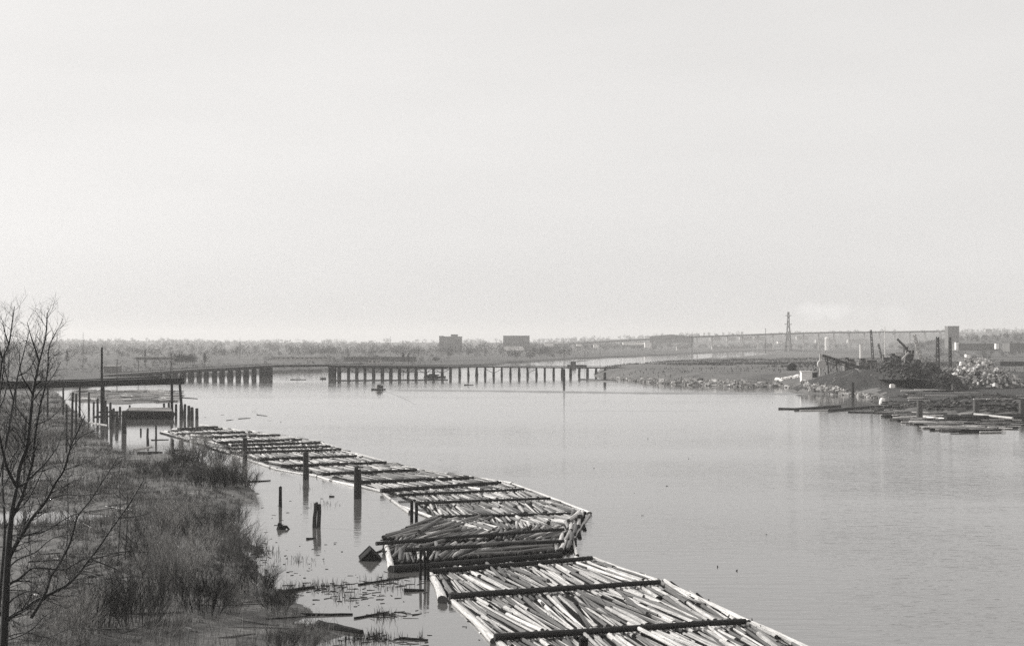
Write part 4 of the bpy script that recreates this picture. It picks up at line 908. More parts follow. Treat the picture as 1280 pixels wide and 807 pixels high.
# boat, tug
def boat(px, py, L, label, cabin=True):
    p = W(px, py); g = empty('work_boat', (p.x, p.y, 0), label, 'boat'); mb = MB(); secs = []
    prof = [(-.5, .30, .55), (-.3, .36, .45), (0, .38, .4), (.3, .27, .5), (.45, .12, .7), (.5, .02, .8)]
    vs = []; fs = []
    for (t, w, h) in prof:
        for s, z in ((-1, h), (-.8, -.3), (.8, -.3), (1, h)): vs.append((p.x-t*L, p.y+s*w*L/2*.8, z))
    for i in range(len(prof)-1):
        for j in range(4): fs.append((i*4+j, i*4+(j+1) % 4, (i+1)*4+(j+1) % 4, (i+1)*4+j))
    fs.append((0, 3, 2, 1)); mb.add(vs, fs); mb.build('hull', M['dark'], g)
    mb = MB(); mb.box((p.x+L*.04, p.y, 1.35), (L*.22, L*.26, 1.7)); mb.box((p.x+L*.24, p.y, 1.2), (L*.16, L*.24, 1.2)); mb.build('cabin', M['dark'], g); mb = MB(); mb.box((p.x-L*.13, p.y, 1.3), (L*.11, L*.27, 1.5)); mb.build('wheelhouse_front', M['white'], g)
    mb = MB(); mb.box((p.x+L*.04, p.y, 2.26), (L*.26, L*.3, .12)); mb.build('roof', M['dark'], g)
    mb = MB(); mb.tube([(p.x+L*.1, p.y, 2.2), (p.x+L*.1, p.y, 2.9)], [.05, .03], 5); mb.build('mast', M['dark'], g)
boat(473, 487, 6.4, 'small dark tug with white cabin front running left with a long wake')
p = W(721, 458.2); g = empty('work_barge', (p.x, p.y, 0), 'distant dark dredge barge with a boom arm beyond the trestle', 'barge'); mb = MB(); mb.box((p.x, p.y, .7), (16, 6, 1.8)); mb.build('hull', M['dark'], g)
mb = MB(); mb.box((p.x-3, p.y, 3), (4.5, 4, 3)); mb.build('deck_house', M['dark'], g); mb = MB(); mb.bar((p.x-3, p.y, 4.2), (p.x+8, p.y, 5), .5, .5); mb.bar((p.x-3, p.y, 4), (p.x-2, p.y, 6), .4, .4); mb.build('boom_arm', M['dark'], g)

# ------------------------------------------------------------------ scrapyard on the right
def lattice(name, a, b, w, m, label=None, cat=None, group=None, n=10, r=.14, parent=None, w2=None):
    a = Vector(a); b = Vector(b); d = (b-a).normalized(); u = d.cross(Vector((0, 1, 0))); u = u.normalized() if u.length > .05 else Vector((1, 0, 0)); v = d.cross(u); mb = MB(); w2 = w2 or w
    def c(t, i): ww = w*(1-t)+w2*t; return a.lerp(b, t)+u*ww/2*(1 if i in (0, 1) else -1)+v*ww/2*(1 if i in (1, 2) else -1)
    for i in range(4): mb.bar(c(0, i), c(1, i), r, r)
    for k in range(n):
        for i in range(4):
            t0, t1 = k/n, (k+1)/n; p, q = (i, (i+1) % 4) if k % 2 else ((i+1) % 4, i); mb.bar(c(t0, p), c(t1, q), r*.7, r*.7)
    o = mb.build(name, M[m], parent, origin=None if parent is not None else a)
    if label: tag(o, label, cat, group)
    return o
GS = 'crane masts over the scrapyard'
def gp(px, D): x = xat(px, D); return (x, D, max(lz(x, D), 0) if x < 465 else 2.4)
def mast(px, yt, D, w, label, px2=None, n=14, m='rust', r=.2):
    a = Vector(gp(px2 or px, D)); a.z -= .3; b = P(px, yt, D); o = lattice('crane_mast', a, b, w, m, label, 'crane', GS, n, r, w2=w*.6); return o
mast(1172, 421, 690, 1.6, 'rusty lattice mast left of the twin dark-topped mast', r=.3); mast(1187.5, 421, 700, 1.2, 'dark-topped lattice mast right of its twin', n=18, r=.3); mast(1142.5, 418, 670, 1.7, 'pale leaning crane boom slanting from its dark top down to the scrap', 1157, m='lgrey', r=.35); mast(1088.5, 412, 760, 1.2, 'thin leaning lattice mast left of the tall white pole', 1092)
mast(1098, 429, 770, .9, 'short slanted derrick boom beside the thin leaning mast', 1106, n=8)
mb = MB(); q = gp(1106, 700); mb.tube([q, P(1106, 408, 700)], [.28, .2], 7); o = mb.build('flag_pole', M['white'], origin=q); tag(o, 'very tall thin white pole behind the scrap machinery', 'pole')
q = gp(1076, 720); mb = MB(); mb.tube([q, P(1076, 431, 720)], [.75, .6], 10); mb.tube([P(1076, 431.4, 720), P(1076, 430.4, 720)], [.75, .75], 10); o = mb.build('chimney', M['white'], origin=q); tag(o, 'short white chimney stack behind the machinery deck', 'chimney')
# conveyor
D = 668; g = empty('conveyor', gp(1028, D), 'slanting dark conveyor on a frame rising left above the spoil mound', 'conveyor')
mb = MB(); A = P(1028, 444, D); B = P(1086, 463, D); mb.bar(A, B, 1.8, 1.3); mb.build('belt_frame', M['dark'], g); mb = MB(); mb.bar(P(1025.5, 442, D), Vector((xat(1025.5, D), D, gp(1026, D)[2]-.3)), .9, .9); mb.build('head_post', M['lgrey'], g)
for x, y in ((1034, 446), (1045, 450), (1058, 454.5)):
    mb = MB(); mb.bar(P(x, y, D), Vector((xat(x+2, D), D, lz(xat(x+2, D), D)-.3)), .5, .5); mb.build('leg', M['rust'], g)
mb = MB(); mb.tube([P(1027, 455, D-1)-Vector((0, 1, 0)), P(1027, 455, D-1)+Vector((0, 1, 0))], [2.0, 2.0], 12); mb.build('head_drum', M['lgrey'], g)
mb = MB(); mb.bar(P(1031, 448, D), P(1062, 459, D), .4, .4); mb.bar(P(1031, 448, D), P(1036, 459, D), .4, .4); mb.bar(P(1050, 451, D), P(1040, 460, D), .4, .4); mb.build('brace', M['rust'], g)
# machinery blocks
def machine(px0, px1, yt, yb, D, label, m, seed, cat='machine', name='scrap_machine'):
    x0, x1 = xat(px0, D), xat(px1, D); zt, zb = zat(yt, D), min(zat(yb, D), lz((x0+x1)/2, D)+.2); rr = random.Random(seed); g = empty(name, ((x0+x1)/2, D, zb), label, cat); w = x1-x0; h = zt-zb
    mb = MB(); mb.box(((x0+x1)/2, D, zb+h*.4), (w*.86, 5, h*.8)); mb.build('body', M[m], g)
    mb = MB(); mb.box(((x0+x1)/2+w*.05, D-.3, zb+h*.86), (w*.7, 4.4, h*.1)); mb.box(((x0+x1)/2-w*.18, D, zb+h*.95), (w*.3, 3, h*.14)); mb.build('hopper', M['rust'], g)
    mb = MB()
    for k in range(5): a = rr.uniform(x0, x1); b = rr.uniform(x0, x1); mb.bar((a, D-2.9, zb+h*rr.random()), (b, D-2.9, zb+h*rr.random()), .35, .35)
    mb.build('pipework', M['lgrey'], g)
    mb = MB()
    for k in range(3): mb.box((x0+w*(.25+.25*k), D-2.56, zb+h*.5), (w*.12, .12, h*.14))
    mb.build('hatch', M['glass'], g); return g
machine(1053, 1068, 447, 461, 685, 'small grey machine house behind the conveyor', 'mgrey', 1); machine(1070, 1097, 448, 462, 700, 'wide grey cabin with framed openings left of the shredder', 'mgrey', 2); machine(1098, 1112, 444, 464, 672, 'dark hopper with pale upright left of the shredder', 'rust', 3); machine(1110, 1128, 442, 462, 676, 'rounded dark drum house with pale roof edge', 'dark', 4)
g = machine(1127, 1142, 434, 463, 665, 'tall dark shredder tower with a raised arm, tallest block in the scrapyard', 'dark', 5)
mb = MB(); mb.bar(P(1121.5, 423.5, 664), P(1134, 436, 664), .9, .9); mb.build('raised_arm', M['dark'], g)
mb = MB(); mb.bar(P(1124, 453, 661), P(1136, 440, 661), .7, .7); mb.bar(P(1124, 453, 661), P(1127, 460, 661), .6, .6); mb.build('grab_arm', M['lgrey'], g)
def beamo(a, b, D, w, m, label, name='scrap_beam', cat='beam', g='loose beams in the scrapyard'):
    mb = MB(); A = P(*a, D); B = P(*b, D); mb.bar(A, B, w, w*.7); mb.bar(A+Vector((0, 0, w*.5)), B+Vector((0, 0, w*.5)), w*1.5, w*.2); o = mb.build(name, M[m], origin=A.lerp(B, .5)); tag(o, label, cat, g)
beamo((1098, 458), (1105, 464), 650, .8, 'white', 'short white girder at the top of the spoil mound'); beamo((1108, 460), (1121, 468), 648, .8, 'lgrey', 'longer pale girder sliding down beside the shredder'); beamo((1115, 452), (1120, 460), 655, .6, 'lgrey', 'upright pale girder before the drum house'); beamo((1135, 463), (1141, 462), 655, .8, 'white', 'small white plate at the shredder foot')
# scrap heaps: a pile as one heap with its loose pieces
def heap(px, D, w, dpt, h, n, m, seed, label, smin, smax, z0=None, name='scrap_heap', pale=None):
    cx = xat(px, D); rr = random.Random(seed); mb = MB(); zb = (lz(cx, D) if z0 is None else z0)-.3
    nx, ny = 26, 16; vs = []; fs = []
    def hh(x, y): q = math.sqrt((x/w)**2+(y/dpt)**2); return h*max(0, 1-q)**.7*(1+.25*math.sin(x*.6+seed)*math.cos(y*.5))
    for j in range(ny+1):
        for i in range(nx+1): x = -w+2*w*i/nx; y = -dpt+2*dpt*j/ny; vs.append((cx+x, D+y, zb+hh(x, y)*.9+rr.uniform(-.25, .25)))
    for j in range(ny):
        for i in range(nx): a = j*(nx+1)+i; fs.append((a, a+1, a+nx+2, a+nx+1))
    mb.add(vs, fs, 1)
    for i in range(n):
        x = rr.gauss(0, w*.42); y = -abs(rr.gauss(0, dpt*.5)) if rr.random() < .75 else rr.gauss(0, dpt*.4)
        if (x/w)**2+(y/dpt)**2 > 1: continue
        z = zb+hh(x, y)*.95+.2; s = rr.uniform(smin, smax); k = rr.random()
        if k < .5: mb.box((cx+x, D+y, z), (s*rr.uniform(.5, 1.6), s*rr.uniform(.1, .8), s*rr.uniform(.2, .9)), rr.random()*6, 0, rr.random()*3, rr.random()*3)
        elif k < .8: d = Vector((rr.uniform(-1, 1), rr.uniform(-.6, .6), rr.uniform(-.5, .7)))*s*1.6; c = Vector((cx+x, D+y, z)); mb.bar(c-d, c+d, s*.14, s*.14, 0)
        else: d = Vector((rr.uniform(-1, 1), rr.uniform(-1, 1), rr.uniform(-.6, .6))).normalized()*s*.5; c = Vector((cx+x, D+y, z)); mb.tube([c-d, c+d], [s*.4, s*.4], 8, 0)
    o = mb.build(name, [M[m], M['soil']], origin=(cx, D, zb)); tag(o, label, 'scrap heap', 'heaps in the scrapyard'); return o
heap(1150, 592, 18, 28, 11.2, 1700, 'rust', 3, 'dark tangled heap of wire and steel in front of the shredder', .5, 1.8); heap(1220, 622, 18, 24, 12.0, 1100, 'scrap', 4, 'tall glittering heap of pale scrap metal at the right', .6, 2.3); heap(1190, 600, 11, 9, 5.5, 350, 'scrap', 5, 'low mixed scrap heap between the dark and pale heaps', .5, 1.7); heap(1255, 620, 13, 10, 5, 300, 'scrap', 6, 'low scrap heap at the right foot of the tall pale heap', .5, 1.7); heap(1116, 585, 9, 22, 8.5, 450, 'rust', 7, 'small dark scrap heap at the right foot of the spoil mound', .5, 1.5)
def drum(px, py, D, h, r, label, m='white', tilt=0):
    p = P(px, py, D); mb = MB(); mb.tube([(0, 0, 0), (tilt*h, 0, h)], [r, r], 14); mb.tube([(0, 0, h*.33), (0, 0, h*.36)], [r*1.04, r*1.04], 14); mb.tube([(tilt*h, 0, h*.97), (tilt*h, 0, h*1.0)], [r*1.06, r*1.06], 14); o = mb.build('drum', M[m]); o.location = p; tag(o, label, 'drum', 'drums and tanks in the scrapyard')
drum(1268.5, 480, 640, 4.0, 1.1, 'upright pale cylinder tank at the right end of the yard', 'lgrey', .12); drum(1172, 489, 590, 2.2, 1.4, 'pale tilted tub lying before the dark heap', 'lgrey', .3); drum(1202, 459, 634, 2.4, 1.3, 'white drum on top of the pale heap', 'white', .2)
# white shed, white tarp, gabled hut
def shed(px0, px1, yt, yb, D, dp, label, m, roof=0, mr='dark', name='shed', cat='shed', win=0, group=None, zb=None):
    x0, x1 = xat(px0, D), xat(px1, D); zt = zat(yt, D); z0 = zat(yb, D) if zb is None else zb; g = empty(name, ((x0+x1)/2, D, z0), label, cat, group); w = x1-x0; h = zt-z0
    mb = MB(); mb.box(((x0+x1)/2, D+dp/2, (z0+zt)/2-.5), (w, dp, h+1)); mb.build('wall', M[m], g); mb = MB()
    if roof: c = (x0+x1)/2; o_ = .3; mb.add([(x0-o_, D-o_, zt), (x1+o_, D-o_, zt), (c, D-o_, zt+roof), (x0-o_, D+dp+o_, zt), (x1+o_, D+dp+o_, zt), (c, D+dp+o_, zt+roof)], [(0, 1, 2), (3, 5, 4), (0, 2, 5, 3), (1, 4, 5, 2), (0, 3, 4, 1)])
    else: mb.box(((x0+x1)/2, D+dp/2, zt+.12), (w+.6, dp+.6, .3))
    mb.build('roof', M[mr], g)
    if win:
        per = 1
        for k in range(win): mb = MB(); xx = x0+w*(k+.5)/win; mb.box((xx, D-.03, z0+h*.55), (w/win*.45, .12, h*.4)); mb.build('window', M['glass'], g)
    return g
shed(1002, 1015, 464.5, 476, 668, 4, 'small bright white shed standing on the bank left of the spoil mound', 'white', mr='white'); shed(1016, 1022, 466, 476, 676, 4, 'low dark lean-to behind the white shed', 'old_wood')
shed(985, 995, 456, 461, 800, 5, 'small dark gabled hut on the rail grade', 'old_wood', 1.6)
mb = MB(); rr = random.Random(5)
for i in range(16): x = xat(970+i*1.9, 692); yy = 692+rr.uniform(-4, 2); mb.box((x+rr.uniform(-.6, .6), yy, lz(x, yy)+.3), (rr.uniform(.7, 2.2), 1+rr.random()*3, .4+rr.random()*.8), rr.random()*3, 0, rr.uniform(-.3, .3), rr.uniform(-.3, .3))
o = mb.build('white_debris', M['white'], origin=(xat(983, 692), 692, 0)); tag(o, 'flat strip of white rubble on the bank point left of the white shed', 'debris')
for (px, py, yt, D, lab) in ((1115, 497, 480, 560, 'white box on a post at the scrapyard water edge'),):
    b = gp(px, D); g = empty('navigation_light', b, lab, 'marker'); mb = MB(); mb.bar((b[0], D, b[2]-.5), (b[0], D, zat(487, D)), .35, .35); mb.build('post', M['old_wood'], g); mb = MB(); mb.box((b[0], D, zat(484, D)), (1.9, 1.3, 2.2), .2); mb.box((b[0], D, zat(480.3, D)), (1.4, 1.0, .3), .2); mb.build('light_box', M['white'], g)
q = W(1103, 508); g = empty('white_buoy', q, 'squat white barrel on a small float at the end of the boom', 'buoy'); mb = MB(); mb.tube([q+Vector((0, 0, .5)), q+Vector((0, 0, 1.2)), q+Vector((0, 0, 2.4)), q+Vector((0, 0, 2.9))], [1.0, 1.15, .9, .55], 12); mb.build('barrel', M['white'], g); mb = MB(); mb.box((q.x, q.y, .2), (4, 3, .6)); mb.build('float', M['old_wood'], g)
# picket-like grid fence / ramp
D = W(1165, 506).y+8; g = empty('picket_ramp', gp(1166, D), 'low grating fence of close upright bars on the log yard shore', 'fence')
x0, x1 = xat(1149, D), xat(1187, D); z1 = zat(492.5, D); z0 = zat(499, D)
for z, nme in ((z1, 'top_rail'), (z0, 'bottom_rail')): mb = MB(); mb.bar((x0, D, z), (x1, D, z), .3, .25); mb.build(nme, M['mgrey'], g)
mb = MB()
for i in range(17): x = x0+(x1-x0)*(i+.5)/17; mb.bar((x, D-.2, z0-.4), (x, D-.2, z1), .28, .2)
mb.build('slats', M['mgrey'], g)
mb = MB(); mb.bar((xat(1112, D), D+1, z0-.6), (xat(1188, D), D+1, z0-.6), 1.2, .5); o = mb.build('shore_timber', M['old_wood'], g)
# boom at right shore
rd((973, 510.6), (994, 510.8), .35, 'short dark outer stick at the tip of the right boom'); rd((994, 511.8), (1050, 507.6), .55, 'long dark stick, second from the tip of the right boom'); rd((1037, 513.2), (1092, 508.4), .55, 'long dark stick in the middle of the right boom'); rd((1094, 515.5), (1150, 511.5), .5, 'dark stick passing under the white barrel'); rd((1134, 520), (1200, 516.5), .5, 'dark stick at the left end of the log float')
rd((1182, 524), (1300, 523), 1.1, 'heavy black float log along the front of the log float', z=.3); rd((1148, 521), (1186, 524.4), .45, 'white-topped log in front of the thick left piling', 'white'); rd((1218, 517.5), (1266, 522.5), .35, 'pale slender log lying across the black float', 'lgrey', z=1.2, zb=1.2); rd((1198, 519), (1218, 516.5), .6, 'pale short log left of the middle piling', 'lgrey', .9); rd((1000, 513), (1040, 512.6), .25, 'pale thin log beside the middle of the right boom', 'lgrey'); rd((1060, 514.8), (1100, 515.6), .25, 'thin dark log near the white barrel float')
rd((1180, 521), (1300, 519), .7, 'rear dark float log behind the black one', z=.5); rd((1152, 508), (1190, 507.5), .35, 'pale log stranded behind the thick left piling', 'lgrey', 1.6); rd((1224, 507), (1250, 506.5), .35, 'pale stranded log right of the middle piling', 'lgrey', 1.6); rd((1214, 498), (1246, 493), .4, 'dark slanting log leaning toward the taller piling', z=1.8, zb=2.2); rd((1185, 498), (1194, 504), .35, 'pale plank slanting down beside the fence end', 'lgrey', 2.5, zb=1.5)
rr = random.Random(21); mb = MB()
for i in range(400):
    px = rr.uniform(1108, 1290); py = rr.uniform(493, 515); p = W(px, py); z = max(lz(p.x, p.y), 0)+.25; p = W(px, py, z); a = rr.gauss(0, .22); L = rr.uniform(3, 13); d = Vector((math.cos(a), math.sin(a), 0))*L/2; z = max(lz(p.x, p.y), 0)+.25; p.z = z
    mb.tube([p-d, p+d], [.2, .13], 6, rr.choice((0, 1, 1, 2, 2, 2, 0, 1)))
o = mb.build('drift_debris', [M['pale_log'], M['grey_log'], M['old_wood']]); tag(o, 'litter of drift logs and timber on the log yard shore', kind='stuff')

# rail grade and low trestle / fence on the right bank
mb = MB(); p0 = wy(772); D = 925
mb = MB()
for i in range(40):
    xa = 772+i*5.5; xb = xa+5.5; A = wy(min(xa, 899)) if xa < 899 else Vector((xat(xa, 925), 925, zat(459.6, 925))); B = wy(min(xb, 899)) if xb < 899 else Vector((xat(xb, 925), 925, zat(459.6, 925)))
    mb.bar(A+Vector((0, 5, -1.5)), B+Vector((0, 5, -1.5)), 4, 2.4)
o = mb.build('rail_embankment', M['soil'], origin=(p0.x, p0.y, 0)); tag(o, kind='structure')
D = 905; g = empty('approach_trestle', (xat(800, D), D, 3), 'dark boarded approach retaining wall at the right end of the trestle', 'wall'); mb = MB(); x0, x1 = xat(778, D-8), xat(838, D-8); mb.box(((x0+x1)/2, D-8, zat(462.5, D-8)-.6), (x1-x0, .5, 4)); mb.build('boarding', M['old_wood'], g)
for i in range(9): mb = MB(); xx = x0+(x1-x0)*i/8; mb.bar((xx, D-8.5, 0), (xx, D-8.5, zat(460, D-8)), .5, .5); mb.build('post', M['trestle'], g)

# low wooded hills on the skyline
def hill_h(X, Y):
    px = CX+F*X/Y; c = np.interp(px, [-300, 60, 150, 230, 300, 420, 560, 700, 860, 1000, 1180, 1400, 1700], [6, 8, 18, 10, 12, 8, 8, 16, 40, 48, 54, 66, 50])
    return np.clip(np.sin(np.clip((Y-5200)/2600, 0, 1)*math.pi), 0, 1)**.6*(c+(fbm(X*.004, Y*.004, 61)-.5)*16)
o = grid('hills', np.arange(-3600, 4200, 45), np.arange(5150, 7900, 120), hill_h, M['wood_far'], 'low hazy wooded hills along the horizon')
def hill2_h(X, Y):
    px = CX+F*X/Y; c = np.interp(px, [1110, 1170, 1230, 1300, 1450, 1600], [0, 14, 26, 30, 34, 0])
    return np.clip(np.sin(np.clip((Y-2350)/1100, 0, 1)*math.pi), 0, 1)**.7*(c+(fbm(X*.01, Y*.01, 63)-.5)*5)*(c > .5)+1
o = grid('hills', np.arange(xat(1100, 2300), xat(1620, 3500), 20), np.arange(2330, 3480, 50), hill2_h, M['wood_far'], 'low wooded rise behind the warehouses')
# ------------------------------------------------------------------ distance: trees, buildings, highway bridge, tower
def blob(mb_v, mb_f, x, y, z, w, h, n, s, rr, cone=False):
    for _ in range(n):
        if cone: t = rr.random()**.7; r_ = (1-t)*w/2*rr.random()**.4; a = rr.random()*6.283; c = (x+math.cos(a)*r_, y+math.sin(a)*r_, z+h*t*.97+h*.03)
        else:
            while 1:
                u = (rr.uniform(-1, 1), rr.uniform(-1, 1), rr.uniform(-1, 1))
                if u[0]**2+u[1]**2+u[2]**2 < 1: break
            c = (x+u[0]*w/2, y+u[1]*w/2, z+h*.52+u[2]*h*.48*(1-.25*abs(u[0])))
        o = len(mb_v); q = s*rr.uniform(.5, 1.2)
        for k in range(3): mb_v.append((c[0]+rr.uniform(-q, q), c[1]+rr.uniform(-q, q), c[2]+rr.uniform(-q, q)))
        mb_f.append((o, o+1, o+2))
def woods(D0, D1, px0, px1, n, h0, h1, seed, label, clump=.5, tn=42, s=1.4):
    rr = random.Random(seed); V = []; Fc = []; tn = int(tn*2.2); s *= .68
    cen = [rr.uniform(px0, px1) for _ in range(max(3, int((px1-px0)/45)))]
    for i in range(n):
        D = rr.uniform(D0, D1); px = rr.uniform(px0, px1) if rr.random() > clump else rr.choice(cen)+rr.gauss(0, 14)
        h = rr.uniform(h0, h1)*rr.uniform(.7, 1.1); zb = max(0., float(hill_h(np.array([xat(px, D)]), np.array([D]))[0])) if D > 5200 else float(hill2_h(np.array([xat(px, D)]), np.array([D]))[0]) if (px > 1115 and 2350 < D < 3450) else 1.0
        blob(V, Fc, xat(px, D), D, zb, h*rr.uniform(.7, 1.3), h, tn, s*D/1800, rr)
    o = bigmesh('far_woods', V, Fc, M['wood_far'], 3, 'stuff'); tag(o, label); return o
woods(1150, 1500, -60, 560, 170, 4, 10, 1, 'low bare scrub woods close behind the left bank', .6, 40, 1.0)
woods(1700, 2300, -60, 720, 420, 7, 16, 2, 'middle belt of bare woods beyond the left bank', .4, 34)
woods(2600, 3600, -80, 800, 560, 10, 22, 3, 'far belt of bare woods on the left skyline', .3, 26)
woods(3300, 4300, 690, 1330, 420, 7, 17, 4, 'far woods across the channel under the highway bridge', .4, 24)
woods(4600, 6600, -100, 1380, 1300, 7, 24, 5, 'farthest woods blending into haze at the horizon', .5, 36, 1.1)
woods(880, 1140, -60, 430, 330, 1.5, 5, 9, 'low thorny scrub on the left bank behind the trestle', .5, 30, .7)
woods(1500, 2500, 1140, 1330, 90, 5, 13, 6, 'scattered bare trees on the right bank fields', .4, 34)
woods(2360, 3300, 1130, 1340, 260, 5, 13, 8, 'woods covering the low rise behind the warehouses', .4, 34)
woods(1000, 1400, 900, 1130, 70, 1.5, 4, 7, 'low scrub on the flat land before the far channel', .4, 34, .8)
def tree(px, yt, yb, wpx, D, label, cone=False, group='single trees beyond the river', zb=1.6):
    x = xat(px, D); h = zat(yt, D)-zb; rr = random.Random(int(px*3)); V = []; Fc = []
    root = empty('conifer_tree' if cone else 'bare_tree', (x, D, zb), label, 'tree', group)
    blob(V, Fc, 0, 0, h*.12, wpx*D/F, h*.88, 420, .55*D/1200, rr, cone); o = bigmesh('crown', V, Fc, M['conifer' if cone else 'wood_far']); o.parent = root
    mb = MB(); mb.tube([(0, 0, -.5), (0, 0, h*.8)], [h*.025, h*.008], 6); 
    for k in range(5): a = k*1.3; mb.tube([(0, 0, h*(.25+.08*k)), (math.cos(a)*h*.2, math.sin(a)*h*.2, h*(.45+.08*k))], [h*.01, h*.004], 4)
    o = mb.build('trunk', M['dtwig']); o.parent = root
for a in [(504, 440, 0, 6, 1250, 'left one of two dark pointed conifers behind the trestle', True), (510.5, 441.5, 0, 6, 1240, 'right one of two dark pointed conifers behind the trestle', True), (181.5, 437, 0, 6, 1100, 'dark narrow conifer above the gantry beam', True), (84, 438, 0, 10, 1150, 'dark ragged conifer behind the alder limbs', True), (606, 424, 0, 22, 1900, 'tall rounded tree between the two flat-roofed blocks'), (585, 430, 0, 26, 1750, 'broad tree before the left flat-roofed block'), (523, 431, 0, 20, 1800, 'bushy tree left of the flat-roofed blocks'), (560, 433, 0, 22, 1700, 'wide tree below the left flat-roofed block'), (645, 437, 0, 14, 1500, 'dark round tree under the right flat-roofed block'), (663, 439, 0, 14, 1480, 'dark low tree beside the round one'), (243, 441, 0, 9, 1150, 'dark tree above the left trestle'), (256, 440, 0, 4, 1150, 'narrow tree above the left trestle'), (1158, 441, 0, 22, 1050, 'dim bushy tree behind the crane masts'), (450, 444, 0, 12, 1300, 'low dark tree behind the trestle railing'), (470, 443, 0, 14, 1320, 'low spreading tree right of the railing tree'), (545, 446, 0, 10, 1350, 'small dark tree behind the trestle')]:
    tree(*a)
# hedge-like row of small trees at left
rr = random.Random(8)
for k in range(9): tree(219+k*2.7, 441.5+rr.random(), 0, 3.2, 1180, '%s tree in the tight dark row right of the arm-crossed pole' % ('first', 'second', 'third', 'fourth', 'fifth', 'sixth', 'seventh', 'eighth', 'last')[k], group='tight row of small dark trees')
GBd = 'buildings beyond the river'
def bld(px0, px1, yt, yb, D, dp, label, m, win=0, roof=0, mr='mgrey', name='building'):
    return shed(px0, px1, yt, yb, D, dp, label, m, roof, mr, name, 'building', win, GBd)
g = bld(549, 577, 420.5, 452, 2500, 30, 'left pale flat-roofed block with rooftop hut on the skyline', 'mgrey', 9); 
mb = MB(); mb.box((xat(568, 2510), 2512, zat(419.8, 2500)), (12, 9, 6)); mb.build('rooftop_hut', M['mgrey'], g); mb = MB(); mb.box((xat(552, 2510), 2512, zat(421, 2500)), (8, 9, 4)); mb.build('rooftop_hut', M['mgrey'], g)
bld(629, 662, 419.5, 452, 2600, 34, 'right wider flat-roofed block on the skyline', 'mgrey', 11)
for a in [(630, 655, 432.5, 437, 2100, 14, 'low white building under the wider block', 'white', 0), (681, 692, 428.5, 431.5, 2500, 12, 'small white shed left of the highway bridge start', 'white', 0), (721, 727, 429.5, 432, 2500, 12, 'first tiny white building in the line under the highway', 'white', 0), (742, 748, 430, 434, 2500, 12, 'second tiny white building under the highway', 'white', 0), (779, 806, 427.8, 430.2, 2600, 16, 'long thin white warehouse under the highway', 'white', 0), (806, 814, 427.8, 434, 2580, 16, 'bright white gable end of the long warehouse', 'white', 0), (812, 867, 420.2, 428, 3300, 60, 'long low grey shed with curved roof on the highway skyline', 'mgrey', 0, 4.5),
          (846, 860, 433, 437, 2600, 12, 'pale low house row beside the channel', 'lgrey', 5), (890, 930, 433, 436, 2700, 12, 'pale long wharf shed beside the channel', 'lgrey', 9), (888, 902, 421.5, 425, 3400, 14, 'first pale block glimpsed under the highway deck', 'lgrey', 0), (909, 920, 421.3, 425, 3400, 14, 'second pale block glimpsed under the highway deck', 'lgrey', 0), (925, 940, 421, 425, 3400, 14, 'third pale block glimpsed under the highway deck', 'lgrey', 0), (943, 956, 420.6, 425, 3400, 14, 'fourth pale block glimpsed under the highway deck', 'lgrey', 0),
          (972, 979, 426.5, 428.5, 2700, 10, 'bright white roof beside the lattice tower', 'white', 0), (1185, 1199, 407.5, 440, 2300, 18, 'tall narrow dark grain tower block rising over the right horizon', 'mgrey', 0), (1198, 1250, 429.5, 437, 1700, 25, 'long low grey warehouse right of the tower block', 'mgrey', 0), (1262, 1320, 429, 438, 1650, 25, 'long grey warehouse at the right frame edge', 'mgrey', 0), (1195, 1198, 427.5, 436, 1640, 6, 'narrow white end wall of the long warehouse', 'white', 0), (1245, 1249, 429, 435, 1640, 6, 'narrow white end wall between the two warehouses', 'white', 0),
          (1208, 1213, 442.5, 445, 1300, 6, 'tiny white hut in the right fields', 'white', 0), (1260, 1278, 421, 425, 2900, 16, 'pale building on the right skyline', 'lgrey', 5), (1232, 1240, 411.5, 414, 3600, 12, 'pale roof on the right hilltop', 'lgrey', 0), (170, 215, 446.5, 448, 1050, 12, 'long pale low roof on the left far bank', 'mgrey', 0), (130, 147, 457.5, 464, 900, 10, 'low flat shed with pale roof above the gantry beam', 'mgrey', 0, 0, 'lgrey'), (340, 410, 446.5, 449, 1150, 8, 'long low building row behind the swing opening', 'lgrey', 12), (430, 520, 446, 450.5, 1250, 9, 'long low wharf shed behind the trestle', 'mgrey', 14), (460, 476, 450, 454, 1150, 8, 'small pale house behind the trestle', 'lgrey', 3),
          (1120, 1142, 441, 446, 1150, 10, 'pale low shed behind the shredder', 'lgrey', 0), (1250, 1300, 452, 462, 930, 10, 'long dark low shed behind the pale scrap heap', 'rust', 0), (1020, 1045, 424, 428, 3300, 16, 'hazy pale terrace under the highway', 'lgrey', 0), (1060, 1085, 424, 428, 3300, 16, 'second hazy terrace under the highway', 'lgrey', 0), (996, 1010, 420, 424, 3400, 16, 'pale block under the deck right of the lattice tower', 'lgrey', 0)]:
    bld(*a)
p = P(290, 448, 1250); mb = MB(); mb.bar((p.x-1.5, p.y, p.z+1.5), (p.x+1.5, p.y, p.z-1.5), 1.6, 2.4); 
# storage tank
D = 2900; x = xat(1033.5, D); mb = MB(); mb.tube([(x, D, 1.5), (x, D, zat(422.5, D)), (x, D, zat(421, D))], [4.4, 4.4, 2.2], 16); o = mb.build('storage_tank', M['white'], origin=(x, D, 1.5)); tag(o, 'white upright storage tank among the hazy buildings under the highway', 'tank')
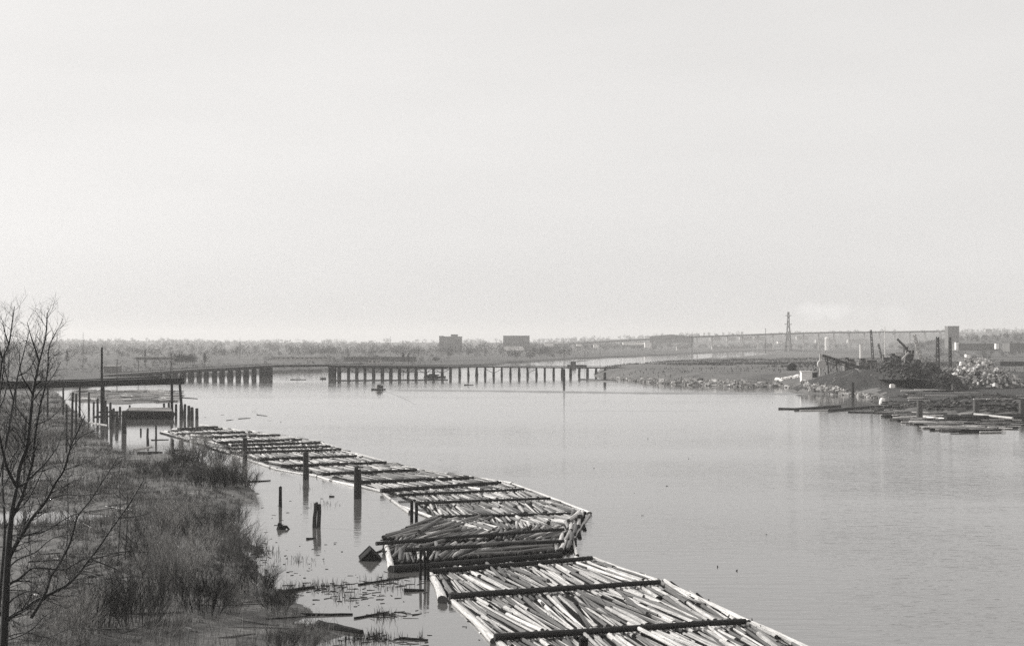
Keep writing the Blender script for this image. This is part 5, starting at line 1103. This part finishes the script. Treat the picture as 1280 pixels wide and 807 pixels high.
# highway bridge
hw = [(690, 431.5), (760, 427), (870, 421.2), (960, 418), (1040, 415.8), (1120, 415.2), (1186, 414.2)]; DH = 3000
root = empty('highway_bridge', (xat(1000, DH), DH, 0), 'long hazy elevated highway viaduct climbing across the right horizon', 'bridge')
mb = MB()
for i in range(len(hw)-1): mb.bar(P(*hw[i], DH), P(*hw[i+1], DH), 14, 2.6)
mb.build('deck', M['concrete'], root)
mb = MB()
for i in range(len(hw)-1): mb.bar(P(*hw[i], DH)+Vector((0, -7, 1.9)), P(*hw[i+1], DH)+Vector((0, -7, 1.9)), .4, 1.0)
mb.build('parapet', M['concrete'], root)
def hy(px):
    for i in range(len(hw)-1):
        if px <= hw[i+1][0]: t = (px-hw[i][0])/(hw[i+1][0]-hw[i][0]); return hw[i][1]*(1-t)+hw[i+1][1]*t
for px in range(720, 1186, 19):
    z = zat(hy(px), DH)-1.5; x = xat(px, DH); mb = MB(); mb.box((x-1.2, DH-4, z/2), (1.2, 1.2, z)); mb.box((x-1.2, DH+4, z/2), (1.2, 1.2, z)); mb.box((x-1.2, DH, z-.8), (1.4, 12, 1.0)); mb.build('pier', M['lgrey'], root)  # pier colour paled to imitate haze
# lattice power tower
D = 2700; x = xat(985.5, D); zt = zat(389.5, D); g = empty('transmission_tower', (x, D, 1.6), 'tall lattice power pylon standing above the highway bridge', 'pylon'); mb = MB()
zs = [1.6+(zt-1.6)*t for t in (0, .2, .38, .54, .68, .8, .9, 1)]; wd = [11, 8.8, 6.8, 5.2, 3.9, 3.2, 2.8, 2.2]
def cn(i, k): s = wd[i]/2; return (x+s*(1 if k in (0, 1) else -1), D+s*(1 if k in (1, 2) else -1), zs[i])
for i in range(7):
    for k in range(4): mb.bar(cn(i, k), cn(i+1, k), .9, .9); mb.bar(cn(i, k), cn(i+1, (k+1) % 4), .5, .5); mb.bar(cn(i, (k+1) % 4), cn(i+1, k), .5, .5); mb.bar(cn(i, k), cn(i, (k+1) % 4), .5, .5)
mb.build('body', M['dark'], g)
for i, L in ((4, 7), (6, 6)): mb = MB(); mb.bar((x-L, D, zs[i]), (x+L, D, zs[i]), .9, 1.2); mb.build('cross_arm', M['dark'], g)

# ------------------------------------------------------------------ air
HAZE = 0.00013
mb = MB(); mb.box((0, 6400, 49), (29400, 14400, 110)); hz = mb.build('haze', bpy.data.materials.new('haze_air')); hz['kind'] = 'stuff'; hz['label'] = 'thin even river haze greying the distance'
hm = hz.data.materials[0]; hm.use_nodes = True; t = hm.node_tree; t.nodes.remove(t.nodes['Principled BSDF']); pv = t.nodes.new('ShaderNodeVolumePrincipled'); pv.inputs['Color'].default_value = (1, .984, .968, 1)
pv.inputs['Density'].default_value = HAZE; pv.inputs['Anisotropy'].default_value = .2
t.links.new(pv.outputs[0], t.nodes['Material Output'].inputs['Volume'])
